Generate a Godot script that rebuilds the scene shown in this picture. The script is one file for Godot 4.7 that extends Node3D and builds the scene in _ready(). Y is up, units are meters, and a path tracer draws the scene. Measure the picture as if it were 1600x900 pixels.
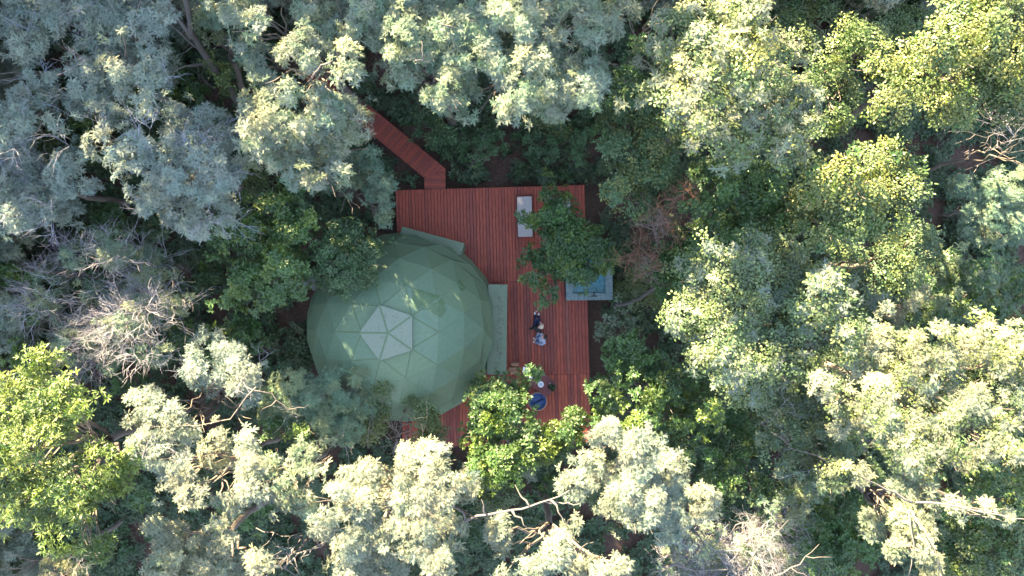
extends Node3D
# A forest clearing seen straight down from a drone: geodesic dome, red deck, walkway, plunge pool, people, trees.

const CAMERA_HEIGHT := 30.0      # metres above the deck boards
const PIXEL := 0.02668           # metres per photograph pixel at deck level
const GROUND := -0.85
var rng := RandomNumberGenerator.new()
var noise := FastNoiseLite.new()
var used := {}
var M := {}
var S := {}

# ---------- helpers ----------
func at(px: float, py: float, y: float = 0.0) -> Vector3:
	var k := PIXEL * (CAMERA_HEIGHT - y) / CAMERA_HEIGHT
	return Vector3((px - 800.0) * k, y, (py - 450.0) * k)

func numbered(called: String) -> String:
	var n: int = used.get(called, 0)
	used[called] = n + 1
	return called if n == 0 else "%s_%03d" % [called, n]

func tag(o: Node, label := "", category := "", group := "", kind := "") -> Node:
	if label: o.set_meta("label", label)
	if category: o.set_meta("category", category)
	if group: o.set_meta("group", group)
	if kind: o.set_meta("kind", kind)
	return o

func thing(called: String, where: Vector3, label: String, category: String, group := "", turn := 0.0) -> Node3D:
	var o := Node3D.new()
	o.name = numbered(called)
	add_child(o)
	o.position = where
	o.rotation.y = turn
	tag(o, label, category, group)
	return o

func part(parent: Node, called: String, mesh: Mesh, m: Material, where := Vector3.ZERO, basis := Basis()) -> MeshInstance3D:
	var o := MeshInstance3D.new()
	o.name = called if parent != self else numbered(called)
	o.mesh = mesh
	o.material_override = m
	o.transform = Transform3D(basis, where)
	parent.add_child(o, true)
	return o

func mb() -> SurfaceTool:
	var st := SurfaceTool.new()
	st.begin(Mesh.PRIMITIVE_TRIANGLES)
	return st

func quad(st: SurfaceTool, a: Vector3, b: Vector3, c: Vector3, d: Vector3) -> void:
	for p in [a, b, c, a, c, d]:
		st.add_vertex(p)

func tri(st: SurfaceTool, a: Vector3, b: Vector3, c: Vector3) -> void:
	st.add_vertex(a); st.add_vertex(b); st.add_vertex(c)

func done(st: SurfaceTool) -> ArrayMesh:
	st.generate_normals()
	return st.commit()

func tube(st: SurfaceTool, pts: Array, radii: Array, sides := 6) -> void:
	st.set_smooth_group(1)
	var rings := []
	var side := Vector3.RIGHT
	for i in pts.size():
		var d: Vector3 = (pts[mini(i + 1, pts.size() - 1)] - pts[maxi(i - 1, 0)]).normalized()
		if i == 0 and absf(d.dot(side)) > 0.9:
			side = Vector3.FORWARD
		side = (side - d * side.dot(d)).normalized()
		var up := d.cross(side)
		var ring := []
		for k in sides:
			var a := TAU * k / sides
			ring.append(pts[i] + (side * cos(a) + up * sin(a)) * radii[i])
		rings.append(ring)
	for i in pts.size() - 1:
		for k in sides:
			var n := (k + 1) % sides
			quad(st, rings[i][k], rings[i][n], rings[i + 1][n], rings[i + 1][k])
	for k in range(1, sides - 1):
		tri(st, rings[0][0], rings[0][k + 1], rings[0][k])
		tri(st, rings[-1][0], rings[-1][k], rings[-1][k + 1])

func bent(a: Vector3, b: Vector3, sag: float, wob: float, n := 6) -> Array:
	# an uneven curve from a to b, lifted in the middle
	var out := []
	for i in n + 1:
		var t := float(i) / n
		var p := a.lerp(b, t) + Vector3.UP * sag * sin(t * PI)
		if i > 0 and i < n:
			p += Vector3(rng.randf_range(-wob, wob), rng.randf_range(-wob, wob) * 0.5, rng.randf_range(-wob, wob))
		out.append(p)
	return out

func taper(n: int, a: float, b: float) -> Array:
	var out := []
	for i in n:
		out.append(lerpf(a, b, float(i) / maxf(1.0, n - 1)))
	return out

func block(size: Vector3, bevel := 0.006) -> ArrayMesh:
	# a box standing on its base with chamfered upper edges
	var st := mb()
	st.set_smooth_group(-1)
	var h := size * 0.5
	var b := bevel
	var lo := []
	var mid := []
	var top := []
	for c in [[-1, -1], [1, -1], [1, 1], [-1, 1]]:
		lo.append(Vector3(c[0] * h.x, 0, c[1] * h.z))
		mid.append(Vector3(c[0] * h.x, size.y - b, c[1] * h.z))
		top.append(Vector3(c[0] * (h.x - b), size.y, c[1] * (h.z - b)))
	for k in 4:
		var n := (k + 1) % 4
		quad(st, lo[k], lo[n], mid[n], mid[k])
		quad(st, mid[k], mid[n], top[n], top[k])
	quad(st, top[0], top[1], top[2], top[3])
	quad(st, lo[3], lo[2], lo[1], lo[0])
	return done(st)

func lathe(profile: Array, sides := 20) -> ArrayMesh:
	var st := mb()
	st.set_smooth_group(1)
	for i in profile.size() - 1:
		for k in sides:
			var a := TAU * k / sides
			var b := TAU * (k + 1) / sides
			var p: Vector2 = profile[i]
			var q: Vector2 = profile[i + 1]
			quad(st, Vector3(cos(a) * p.x, p.y, sin(a) * p.x), Vector3(cos(b) * p.x, p.y, sin(b) * p.x), Vector3(cos(b) * q.x, q.y, sin(b) * q.x), Vector3(cos(a) * q.x, q.y, sin(a) * q.x))
	return done(st)

func mottle(seed_: int, freq: float, c0: Color, c1: Color, c2: Color, size := 256, octaves := 4) -> ImageTexture:
	# seamless mottled colour (linear inputs)
	var f := FastNoiseLite.new()
	f.seed = seed_
	f.frequency = freq
	f.fractal_octaves = octaves
	var im := Image.create(size, size, false, Image.FORMAT_RGB8)
	for y in size:
		for x in size:
			var a := TAU * x / size
			var b := TAU * y / size
			var r := size / TAU
			var v := 0.5 + 0.75 * f.get_noise_3d(cos(a) * r, sin(a) * r + cos(b) * r, sin(b) * r)
			v = clampf(v, 0.0, 1.0)
			var c := c0.lerp(c1, v * 2.0) if v < 0.5 else c1.lerp(c2, v * 2.0 - 1.0)
			im.set_pixel(x, y, c.linear_to_srgb())
	return ImageTexture.create_from_image(im)

func wood_grain(seed_: int, c0: Color, c1: Color, size := 256) -> ImageTexture:
	# streaks along v
	var f := FastNoiseLite.new()
	f.seed = seed_
	f.frequency = 0.09
	f.fractal_octaves = 4
	var g := FastNoiseLite.new()
	g.seed = seed_ + 5
	g.frequency = 0.02
	var im := Image.create(size, size, false, Image.FORMAT_RGB8)
	for y in size:
		for x in size:
			var v := 0.5 + 0.7 * f.get_noise_2d(x, y * 0.06) + 0.5 * g.get_noise_2d(x * 0.8, y * 0.8)
			im.set_pixel(x, y, c0.lerp(c1, clampf(v, 0.0, 1.0)).linear_to_srgb())
	return ImageTexture.create_from_image(im)

func mat(color: Color, rough := 0.7, tex: Texture2D = null, scale := 1.0, world := true) -> StandardMaterial3D:
	var m := StandardMaterial3D.new()
	m.albedo_color = color.linear_to_srgb()
	m.roughness = rough
	if tex:
		m.albedo_texture = tex
		m.uv1_triplanar = true
		m.uv1_world_triplanar = world
		m.uv1_scale = Vector3.ONE * scale
	return m

func leaf_mat(rough: float, through: Color, spec := 0.5) -> StandardMaterial3D:
	var m := StandardMaterial3D.new()
	m.vertex_color_use_as_albedo = true
	m.roughness = rough
	m.metallic_specular = spec
	m.backlight_enabled = true
	m.backlight = through
	m.cull_mode = BaseMaterial3D.CULL_DISABLED
	return m

func _ready() -> void:
	rng.seed = 11
	noise.seed = 4
	noise.frequency = 0.45
	# camera: straight down, the top of the picture towards -z
	var cam := Camera3D.new()
	cam.name = "camera"
	cam.position = Vector3(0, CAMERA_HEIGHT, 0)
	cam.rotation_degrees = Vector3(-90, 0, 0)
	cam.fov = rad_to_deg(2.0 * atan(450.0 * PIXEL / CAMERA_HEIGHT))
	cam.near = 0.1
	cam.far = 400.0
	add_child(cam)
	cam.current = true
	# sky and sun
	var sky_material := ProceduralSkyMaterial.new()
	sky_material.sky_top_color = Color(0.61, 0.69, 0.81)
	sky_material.sky_horizon_color = Color(0.86, 0.90, 0.94)
	sky_material.sky_curve = 0.12
	sky_material.ground_bottom_color = Color(0.16, 0.15, 0.12)
	sky_material.ground_horizon_color = Color(0.45, 0.45, 0.42)
	var env := Environment.new()
	env.background_mode = Environment.BG_SKY
	env.sky = Sky.new()
	env.sky.sky_material = sky_material
	env.background_energy_multiplier = 0.37
	env.tonemap_mode = Environment.TONE_MAPPER_LINEAR
	env.tonemap_exposure = 12.6
	env.sdfgi_enabled = true
	env.ssao_enabled = true
	env.ssil_enabled = true
	var around := WorldEnvironment.new()
	around.environment = env
	add_child(around)
	var sun := DirectionalLight3D.new()
	sun.name = "sun"
	var lift := deg_to_rad(24.0)
	sun.look_at_from_position(Vector3.ZERO, Vector3(0.5 * cos(lift), -sin(lift), 0.866 * cos(lift)))
	sun.light_energy = 1.6
	sun.light_color = Color(1.0, 0.905, 0.725)
	sun.light_angular_distance = 0.55
	sun.shadow_enabled = true
	add_child(sun)
	make_materials()
	make_sprays()
	build_ground()
	build_deck()
	build_walkway()
	build_dome()
	build_pool()
	build_furniture()
	build_people()
	build_trees()
	build_undergrowth()

func make_materials() -> void:
	M.soil = mat(Color(1, 1, 1), 0.95, mottle(3, 0.06, Color(0.045, 0.027, 0.020), Color(0.072, 0.044, 0.033), Color(0.11, 0.07, 0.052), 512, 5), 0.35)
	M.deck = []
	var tones := [Color(0.280, 0.050, 0.026), Color(0.240, 0.044, 0.026), Color(0.310, 0.057, 0.028), Color(0.200, 0.040, 0.026), Color(0.255, 0.053, 0.033), Color(0.330, 0.067, 0.032), Color(0.225, 0.060, 0.040)]
	for k in tones.size():
		var c: Color = tones[k]
		var m := mat(Color(1, 1, 1), 0.58, wood_grain(20 + k, c * 0.55, c * 1.2), 1.0, true)
		m.uv1_scale = Vector3(2.2, 2.2, 0.55)
		m.uv1_offset = Vector3(0.13 * k, 0.2, 0.31 * k)
		M.deck.append(m)
	M.path = []
	for k in 3:
		var m2 := mat(Color(1, 1, 1), 0.6, M.deck[[0, 1, 3][k]].albedo_texture, 1.0, false)
		m2.uv1_scale = Vector3(2.2, 2.2, 0.55)
		M.path.append(m2)
	M.timber = mat(Color(0.10, 0.03, 0.022), 0.8)
	var canvas := mottle(7, 0.035, Color(0.088, 0.146, 0.088), Color(0.110, 0.172, 0.106), Color(0.132, 0.190, 0.124), 512, 5)
	M.canvas = mat(Color(1, 1, 1), 0.55, canvas, 0.4)
	M.canvas_other = [M.canvas, mat(Color(0.97, 1.0, 1.03), 0.52, canvas, 0.33), mat(Color(1.04, 1.01, 0.96), 0.58, canvas, 0.47)]
	M.porch = mat(Color(1, 1, 1), 0.65, mottle(37, 0.05, Color(0.105, 0.145, 0.095), Color(0.12, 0.165, 0.108), Color(0.135, 0.178, 0.12), 256, 5), 0.6)
	M.seam = mat(Color(0.108, 0.160, 0.092), 0.65, mottle(17, 0.09, Color(0.7, 0.75, 0.6), Color(0.9, 0.9, 0.85), Color(1, 1, 1)), 0.7)
	M.seam_plain = mat(Color(0.104, 0.162, 0.100), 0.6)
	M.algae = mat(Color(1, 1, 1), 0.5, mottle(27, 0.05, Color(0.062, 0.112, 0.050), Color(0.074, 0.128, 0.058), Color(0.092, 0.146, 0.074), 128), 0.8)
	M.cap = mat(Color(1, 1, 1), 0.6, mottle(8, 0.05, Color(0.138, 0.170, 0.124), Color(0.156, 0.188, 0.140), Color(0.172, 0.202, 0.156), 256), 0.7)
	M.glass = StandardMaterial3D.new()
	M.glass.transparency = BaseMaterial3D.TRANSPARENCY_ALPHA
	M.glass.albedo_color = Color(0.7, 0.8, 0.8, 0.25)
	M.glass.roughness = 0.08
	M.concrete = mat(Color(1, 1, 1), 0.7, mottle(9, 0.05, Color(0.10, 0.155, 0.165), Color(0.15, 0.21, 0.22), Color(0.20, 0.27, 0.28), 256, 5), 0.9)
	M.pool_shell = mat(Color(1, 1, 1), 0.4, mottle(10, 0.04, Color(0.10, 0.28, 0.33), Color(0.16, 0.38, 0.45), Color(0.22, 0.46, 0.54), 256, 3), 0.8)
	M.water = StandardMaterial3D.new()
	M.water.albedo_color = Color(0.75, 0.93, 0.95, 0.05)
	M.water.roughness = 0.03
	M.water.refraction_enabled = true
	M.water.refraction_scale = 0.033
	var ripple := FastNoiseLite.new()
	ripple.seed = 6
	ripple.frequency = 0.03
	var rt := NoiseTexture2D.new()
	rt.noise = ripple
	rt.seamless = true
	rt.as_normal_map = true
	rt.bump_strength = 6.0
	rt.width = 256
	rt.height = 256
	M.water.normal_enabled = true
	M.water.normal_texture = rt
	M.water.normal_scale = 0.35
	M.black = mat(Color(0.012, 0.012, 0.014), 0.4)
	M.cushion = mat(Color(0.37, 0.345, 0.345), 0.85, mottle(12, 0.12, Color(0.85, 0.85, 0.85), Color(0.95, 0.95, 0.95), Color(1, 1, 1), 128), 2.0)
	M.tan = mat(Color(0.30, 0.165, 0.10), 0.8, mottle(13, 0.1, Color(0.75, 0.72, 0.7), Color(0.9, 0.9, 0.9), Color(1, 1, 1), 128), 2.0)
	M.table = mat(Color(1, 1, 1), 0.45, wood_grain(31, Color(0.085, 0.020, 0.020), Color(0.15, 0.036, 0.034)), 1.0, false)
	M.paper = mat(Color(0.75, 0.76, 0.78), 0.7)
	M.china = mat(Color(0.62, 0.65, 0.70), 0.25)
	M.pink = mat(Color(0.55, 0.25, 0.34), 0.6)
	M.blue = mat(Color(1, 1, 1), 0.75, mottle(14, 0.1, Color(0.022, 0.045, 0.125), Color(0.03, 0.065, 0.175), Color(0.045, 0.09, 0.22), 128), 1.5)
	M.cane = mat(Color(0.36, 0.25, 0.15), 0.6)
	M.grey_box = mat(Color(0.17, 0.165, 0.19), 0.6, mottle(15, 0.08, Color(0.7, 0.7, 0.7), Color(0.9, 0.9, 0.9), Color(1, 1, 1), 128), 1.0)
	var bark := mottle(16, 0.11, Color(0.055, 0.045, 0.038), Color(0.15, 0.125, 0.105), Color(0.27, 0.235, 0.20), 256, 5)
	M.bark = mat(Color(1, 1, 1), 0.9, bark, 1.3)
	M.pale_bark = mat(Color(1, 1, 1), 0.85, mottle(18, 0.12, Color(0.055, 0.048, 0.043), Color(0.115, 0.102, 0.095), Color(0.18, 0.163, 0.153), 256, 5), 1.6)
	M.feather = leaf_mat(0.62, Color(0.48, 0.52, 0.36), 0.4)
	M.leaf = leaf_mat(0.42, Color(0.66, 0.72, 0.36), 0.5)
	M.twig = leaf_mat(0.85, Color(0.05, 0.05, 0.05), 0.3)
	M.person = StandardMaterial3D.new()
	M.person.vertex_color_use_as_albedo = true
	M.person.roughness = 0.75

# ---------- leaf sprays (shared meshes) ----------
func make_sprays() -> void:
	# feathery wattle branchlet: three tufts of arching fronds edged with fine pinnae
	var r := RandomNumberGenerator.new()
	S.wattle = []
	for variant in 2:
		r.seed = 100 + variant
		var st := mb()
		st.set_smooth_group(-1)
		for tuft in 3:
			var turn := Basis.from_euler(Vector3(r.randf_range(-0.5, 0.5), r.randf() * TAU, r.randf_range(-0.5, 0.5)))
			var seat := Vector3(cos(tuft * 2.1 + variant), 0, sin(tuft * 2.1 + variant)) * r.randf_range(0.10, 0.17) + Vector3.UP * r.randf_range(-0.05, 0.06)
			for k in 9:
				var a := TAU * (k + r.randf_range(-0.35, 0.35)) / 9.0
				var rise := deg_to_rad(r.randf_range(5.0, 65.0))
				var out_ := Vector3(cos(a), 0, sin(a))
				var length := r.randf_range(0.13, 0.22)
				var p := Vector3.ZERO
				var d := out_ * cos(rise) + Vector3.UP * sin(rise)
				var across := out_.cross(Vector3.UP)
				var steps := 7
				for i in steps:
					var q := p + d * length / steps
					var w := 0.034 * sin(PI * (0.2 + 0.7 * i / steps))
					for side in [-1.0, 1.0]:
						var tip: Vector3 = q + across * side * w + d * 0.012 + Vector3.UP * r.randf_range(-0.004, 0.010)
						tri(st, seat + turn * p, seat + turn * p.lerp(q, 0.8), seat + turn * tip)
					p = q
					d = (d + Vector3.DOWN * 0.13).normalized()
		S.wattle.append(done(st))
	# sprigs of oval leaves with folded midribs, three rosettes each
	S.rosette = []
	S.narrow = []
	for variant in 2:
		r.seed = 200 + variant
		var st := mb()
		st.set_smooth_group(-1)
		for tuft in 3:
			var seat := Vector3(cos(tuft * 2.1 + variant), 0, sin(tuft * 2.1 + variant)) * r.randf_range(0.12, 0.17) + Vector3.UP * r.randf_range(-0.06, 0.06)
			for k in 9:
				leaf(st, r, TAU * (k * 0.382 + r.randf_range(-0.04, 0.04)), r.randf_range(0, 60), r.randf_range(0.11, 0.18), 0.34, seat)
		S.rosette.append(done(st))
		var sn := mb()
		sn.set_smooth_group(-1)
		for tuft in 3:
			var seat := Vector3(cos(tuft * 2.1 + variant), 0, sin(tuft * 2.1 + variant)) * r.randf_range(0.13, 0.19) + Vector3.UP * r.randf_range(-0.06, 0.06)
			for k in 10:
				leaf(sn, r, TAU * (k * 0.382 + r.randf_range(-0.05, 0.05)), r.randf_range(-5, 60), r.randf_range(0.13, 0.21), 0.20, seat + Vector3(0, r.randf_range(-0.05, 0.03), 0))
		S.narrow.append(done(sn))
	# patch of small creeper leaves
	S.creeper = []
	for variant in 2:
		r.seed = 300 + variant
		var st := mb()
		st.set_smooth_group(-1)
		for k in 34:
			var a := r.randf() * TAU
			var rr := 0.27 * sqrt(r.randf())
			leaf(st, r, r.randf() * TAU, r.randf_range(-30, 50), r.randf_range(0.07, 0.125), 0.46, Vector3(cos(a) * rr, r.randf_range(-0.07, 0.07), sin(a) * rr))
		S.creeper.append(done(st))
	S.round_leaf = []
	r.seed = 350
	var sr := mb()
	sr.set_smooth_group(-1)
	for k in 6:
		leaf(sr, r, TAU * k * 0.382, r.randf_range(0, 40), r.randf_range(0.17, 0.24), 0.46, Vector3(0, r.randf_range(-0.1, 0.05), 0))
	S.round_leaf.append(done(sr))
	# bare twigs, forking
	S.twig = []
	for variant in 2:
		r.seed = 400 + variant
		var st := mb()
		for k in 3:
			fork(st, r, Vector3.ZERO, Vector3(r.randf_range(-0.8, 0.8), 0.75, r.randf_range(-0.8, 0.8)).normalized(), 0.5, 0.0105, 3)
		S.twig.append(done(st))
	S.tangle = []
	r.seed = 430
	var sg := mb()
	for k in 4:
		fork(sg, r, Vector3.ZERO, Vector3(r.randf_range(-1, 1), 0.4, r.randf_range(-1, 1)).normalized(), 0.6, 0.016, 3)
	S.tangle.append(done(sg))
	S.litter = []
	r.seed = 450
	var sl := mb()
	sl.set_smooth_group(-1)
	for k in 5:
		leaf(sl, r, r.randf() * TAU, r.randf_range(-8, 14), r.randf_range(0.08, 0.14), 0.36, Vector3(r.randf_range(-0.25, 0.25), 0.02, r.randf_range(-0.25, 0.25)))
	S.litter.append(done(sl))

func leaf(st: SurfaceTool, r: RandomNumberGenerator, a: float, rise_degrees: float, length: float, wide: float, base: Vector3) -> void:
	var rise := deg_to_rad(rise_degrees)
	var out_ := Vector3(cos(a), 0, sin(a))
	var d := out_ * cos(rise) + Vector3.UP * sin(rise)
	var across := out_.cross(Vector3.UP)
	var n := across.cross(d)
	if n.y < 0: n = -n
	var p0 := base + d * 0.02
	var p1 := base + d * length * 0.5
	var p2 := base + d * length * 0.8 - n * length * 0.06
	var p3 := base + d * length - n * length * 0.16
	for side in [-1.0, 1.0]:
		var e1: Vector3 = p1 - d * length * 0.1 + across * side * length * wide * 0.5 + n * length * 0.05
		var e2: Vector3 = p2 + across * side * length * wide * 0.38
		tri(st, p0, p1, e1)
		tri(st, p1, e2, e1)
		tri(st, p1, p2, e2)
		tri(st, p2, p3, e2)

func fork(st: SurfaceTool, r: RandomNumberGenerator, p: Vector3, d: Vector3, length: float, radius: float, depth: int) -> void:
	var pts := [p]
	var q := p
	var dd := d
	for i in 3:
		dd = (dd + Vector3(r.randf_range(-0.3, 0.3), r.randf_range(-0.22, 0.22), r.randf_range(-0.3, 0.3))).normalized()
		q += dd * length / 3.0
		pts.append(q)
	tube(st, pts, taper(4, radius, radius * 0.6), 3)
	if depth > 1:
		for k in 3:
			fork(st, r, pts[1 + k % 3], (dd + Vector3(r.randf_range(-0.9, 0.9), r.randf_range(-0.45, 0.5), r.randf_range(-0.9, 0.9))).normalized(), length * 0.72, radius * 0.6, depth - 1)

# ---------- ground ----------
func ground_y(x: float, z: float) -> float:
	return GROUND + 0.22 * noise.get_noise_2d(x * 0.6, z * 0.6)

func build_ground() -> void:
	var st := mb()
	st.set_smooth_group(1)
	var xs := []
	var v := -170.0
	while v < 170.5:
		xs.append(v)
		v += 0.9 if absf(v + 0.01) < 34.0 else 17.0
	for i in xs.size() - 1:
		for k in xs.size() - 1:
			var a := Vector3(xs[i], ground_y(xs[i], xs[k]), xs[k])
			var b := Vector3(xs[i + 1], ground_y(xs[i + 1], xs[k]), xs[k])
			var c := Vector3(xs[i + 1], ground_y(xs[i + 1], xs[k + 1]), xs[k + 1])
			var d := Vector3(xs[i], ground_y(xs[i], xs[k + 1]), xs[k + 1])
			quad(st, a, b, c, d)
	tag(part(self, "ground", done(st), M.soil), "dark reddish brown forest floor under the trees", "ground", "", "structure")

# ---------- deck and walkway ----------
const DECK_TURN := 0.0272
func build_deck() -> void:
	var o := thing("timber_deck", at(618, 297), "large red stained timber deck of narrow boards beside the green dome", "deck", "", DECK_TURN)
	var pitch := 0.1335
	var ends := [0.0, 3.95, 7.88, 10.75]
	var cache := {}
	var dome := Vector3(-4.33, 0, 1.57)
	for i in 59:
		var x := pitch * (i + 0.5)
		var pieces := []
		for k in 3:
			var a: float = ends[k] + 0.004
			var b: float = ends[k + 1] - 0.004
			if x > 6.98:      # cut round the plunge pool
				if a < 2.12 and b > 2.12: pieces.append([a, 2.12])
				if b > 4.58 and a < 4.58: pieces.append([4.60, b])
				if b <= 2.12 or a >= 4.58: pieces.append([a, b])
			else:
				pieces.append([a, b])
		for p in pieces:
			var p0: Vector3 = o.transform * Vector3(x, 0, p[0])
			var p1: Vector3 = o.transform * Vector3(x, 0, p[1])
			if p0.distance_to(dome) < 3.5 and p1.distance_to(dome) < 3.5:
				continue
			var length: float = snappedf(p[1] - p[0], 0.01)
			if not cache.has(length):
				cache[length] = block(Vector3(0.1225, 0.03, length), 0.005)
			var row := 1 if p[0] > 7.0 else 0
			var m: Material = M.deck[(i * 7 + int(p[0]) * 5 + row * 3 + rng.randi() % 3) % 7]
			part(o, "board", cache[length], m, Vector3(x, -0.03 + rng.randf_range(-0.002, 0.002), (p[0] + p[1]) * 0.5))
	var drift := []
	for k in 60:
		var q := Vector3(rng.randf_range(0.2, 7.6), 0.004, rng.randf_range(0.2, 10.4))
		if (o.transform * q).distance_to(dome) > 4.2: drift.append([q, rng.randf_range(0.2, 0.5)])
	scatter(o, "fallen_leaves", S.litter[0], M.twig, drift, Color(0.10, 0.06, 0.03), 0.5, 0.6)
	# joists, edge boards and posts below
	for k in 9:
		part(o, "joist", block(Vector3(7.8, 0.12, 0.05), 0.003), M.timber, Vector3(3.93, -0.16, 0.05 + k * 1.33))
	for p in [[0.04, 0.04], [3.9, 0.04], [7.83, 0.04], [7.83, 1.9], [7.83, 5.2], [7.83, 7.9], [7.83, 10.7], [3.9, 10.7], [0.04, 2.4]]:
		part(o, "post", block(Vector3(0.12, 0.95, 0.12), 0.004), M.timber, Vector3(p[0], -1.1, p[1]))

func build_walkway() -> void:
	var o := thing("timber_walkway", at(663, 278), "narrow red timber walkway with cross planks bending to meet the deck", "walkway")
	var origin := o.position
	var d := Vector3(0.770, 0, 0.638)
	var n := Vector3(-0.638, 0, 0.770)
	var corner_in := at(663, 278) - origin
	var corner_out := at(696, 263.5) - origin
	# straight cross planks up to the mitre
	var k := 0
	var wide := 0.86
	var plank := block(Vector3(0.096, 0.028, wide), 0.004)
	var turn := Basis(Vector3.UP, atan2(-d.z, d.x))
	while k < 62:
		var c := corner_in - d * (0.055 + 0.105 * k) - n * wide * 0.5
		part(o, "plank", plank, M.path[(k * 5 + rng.randi() % 2) % 3], c + Vector3(0, -0.028 + rng.randf_range(-0.002, 0.002), 0), turn)
		k += 1
	# mitred planks between the two directions: each cut along the diagonal
	var across := (corner_out - corner_in)
	for i in 8:
		var t0 := i / 8.0
		var t1 := (i + 0.9) / 8.0
		var a := corner_in + across * t0
		var b := corner_in + across * t1
		var o0 := corner_in - n * wide + d * (across.dot(d)) * t0
		var o1 := corner_in - n * wide + d * (across.dot(d)) * t1
		flat_plank(o, [o0, o1, b, a], M.path[i % 3])
	# straight run down to the deck
	var z_end := at(663, 295.0).z - origin.z
	var zs := corner_out.z
	var i2 := 0
	while zs < z_end - 0.03:
		var z2 := minf(zs + 0.097, z_end)
		var x_left := 0.0
		# left end follows the mitre line until the inner corner
		var l0 := corner_out.x * clampf(1.0 - (zs - corner_out.z) / (corner_in.z - corner_out.z), 0, 1)
		var l1 := corner_out.x * clampf(1.0 - (z2 - corner_out.z) / (corner_in.z - corner_out.z), 0, 1)
		if l1 < corner_out.x - 0.02:
			flat_plank(o, [Vector3(l0 + x_left, 0, zs), Vector3(corner_out.x, 0, zs), Vector3(corner_out.x, 0, z2), Vector3(l1 + x_left, 0, z2)], M.path[(i2 * 2) % 3])
		zs += 0.105
		i2 += 1
	for s in [0.06, 0.80]:
		var st := mb()
		var a2: Vector3 = corner_in - n * s
		tube(st, [a2 + Vector3(0, -0.09, 0) - d * 6.4, a2 + Vector3(0, -0.09, 0)], [0.05, 0.05], 4)
		part(o, "bearer", done(st), M.timber)
	for s2 in [0.4, 2.4, 4.4, 6.2]:
		part(o, "post", block(Vector3(0.1, 0.98, 0.1), 0.004), M.timber, corner_in - d * s2 - n * 0.43 + Vector3(0, -1.1, 0))

func flat_plank(o: Node, c: Array, m: Material) -> void:
	var st := mb()
	st.set_smooth_group(-1)
	var mid: Vector3 = (c[0] + c[1] + c[2] + c[3]) / 4.0
	var low := Vector3(0, -0.028, 0)
	var e := []
	for p in c: e.append(p - mid)
	quad(st, e[0], e[1], e[2], e[3])
	for i in 4:
		var j := (i + 1) % 4
		quad(st, e[i] + low, e[j] + low, e[j], e[i])
	part(o, "plank", done(st), m, mid + Vector3(0, rng.randf_range(-0.002, 0.0), 0))

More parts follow.
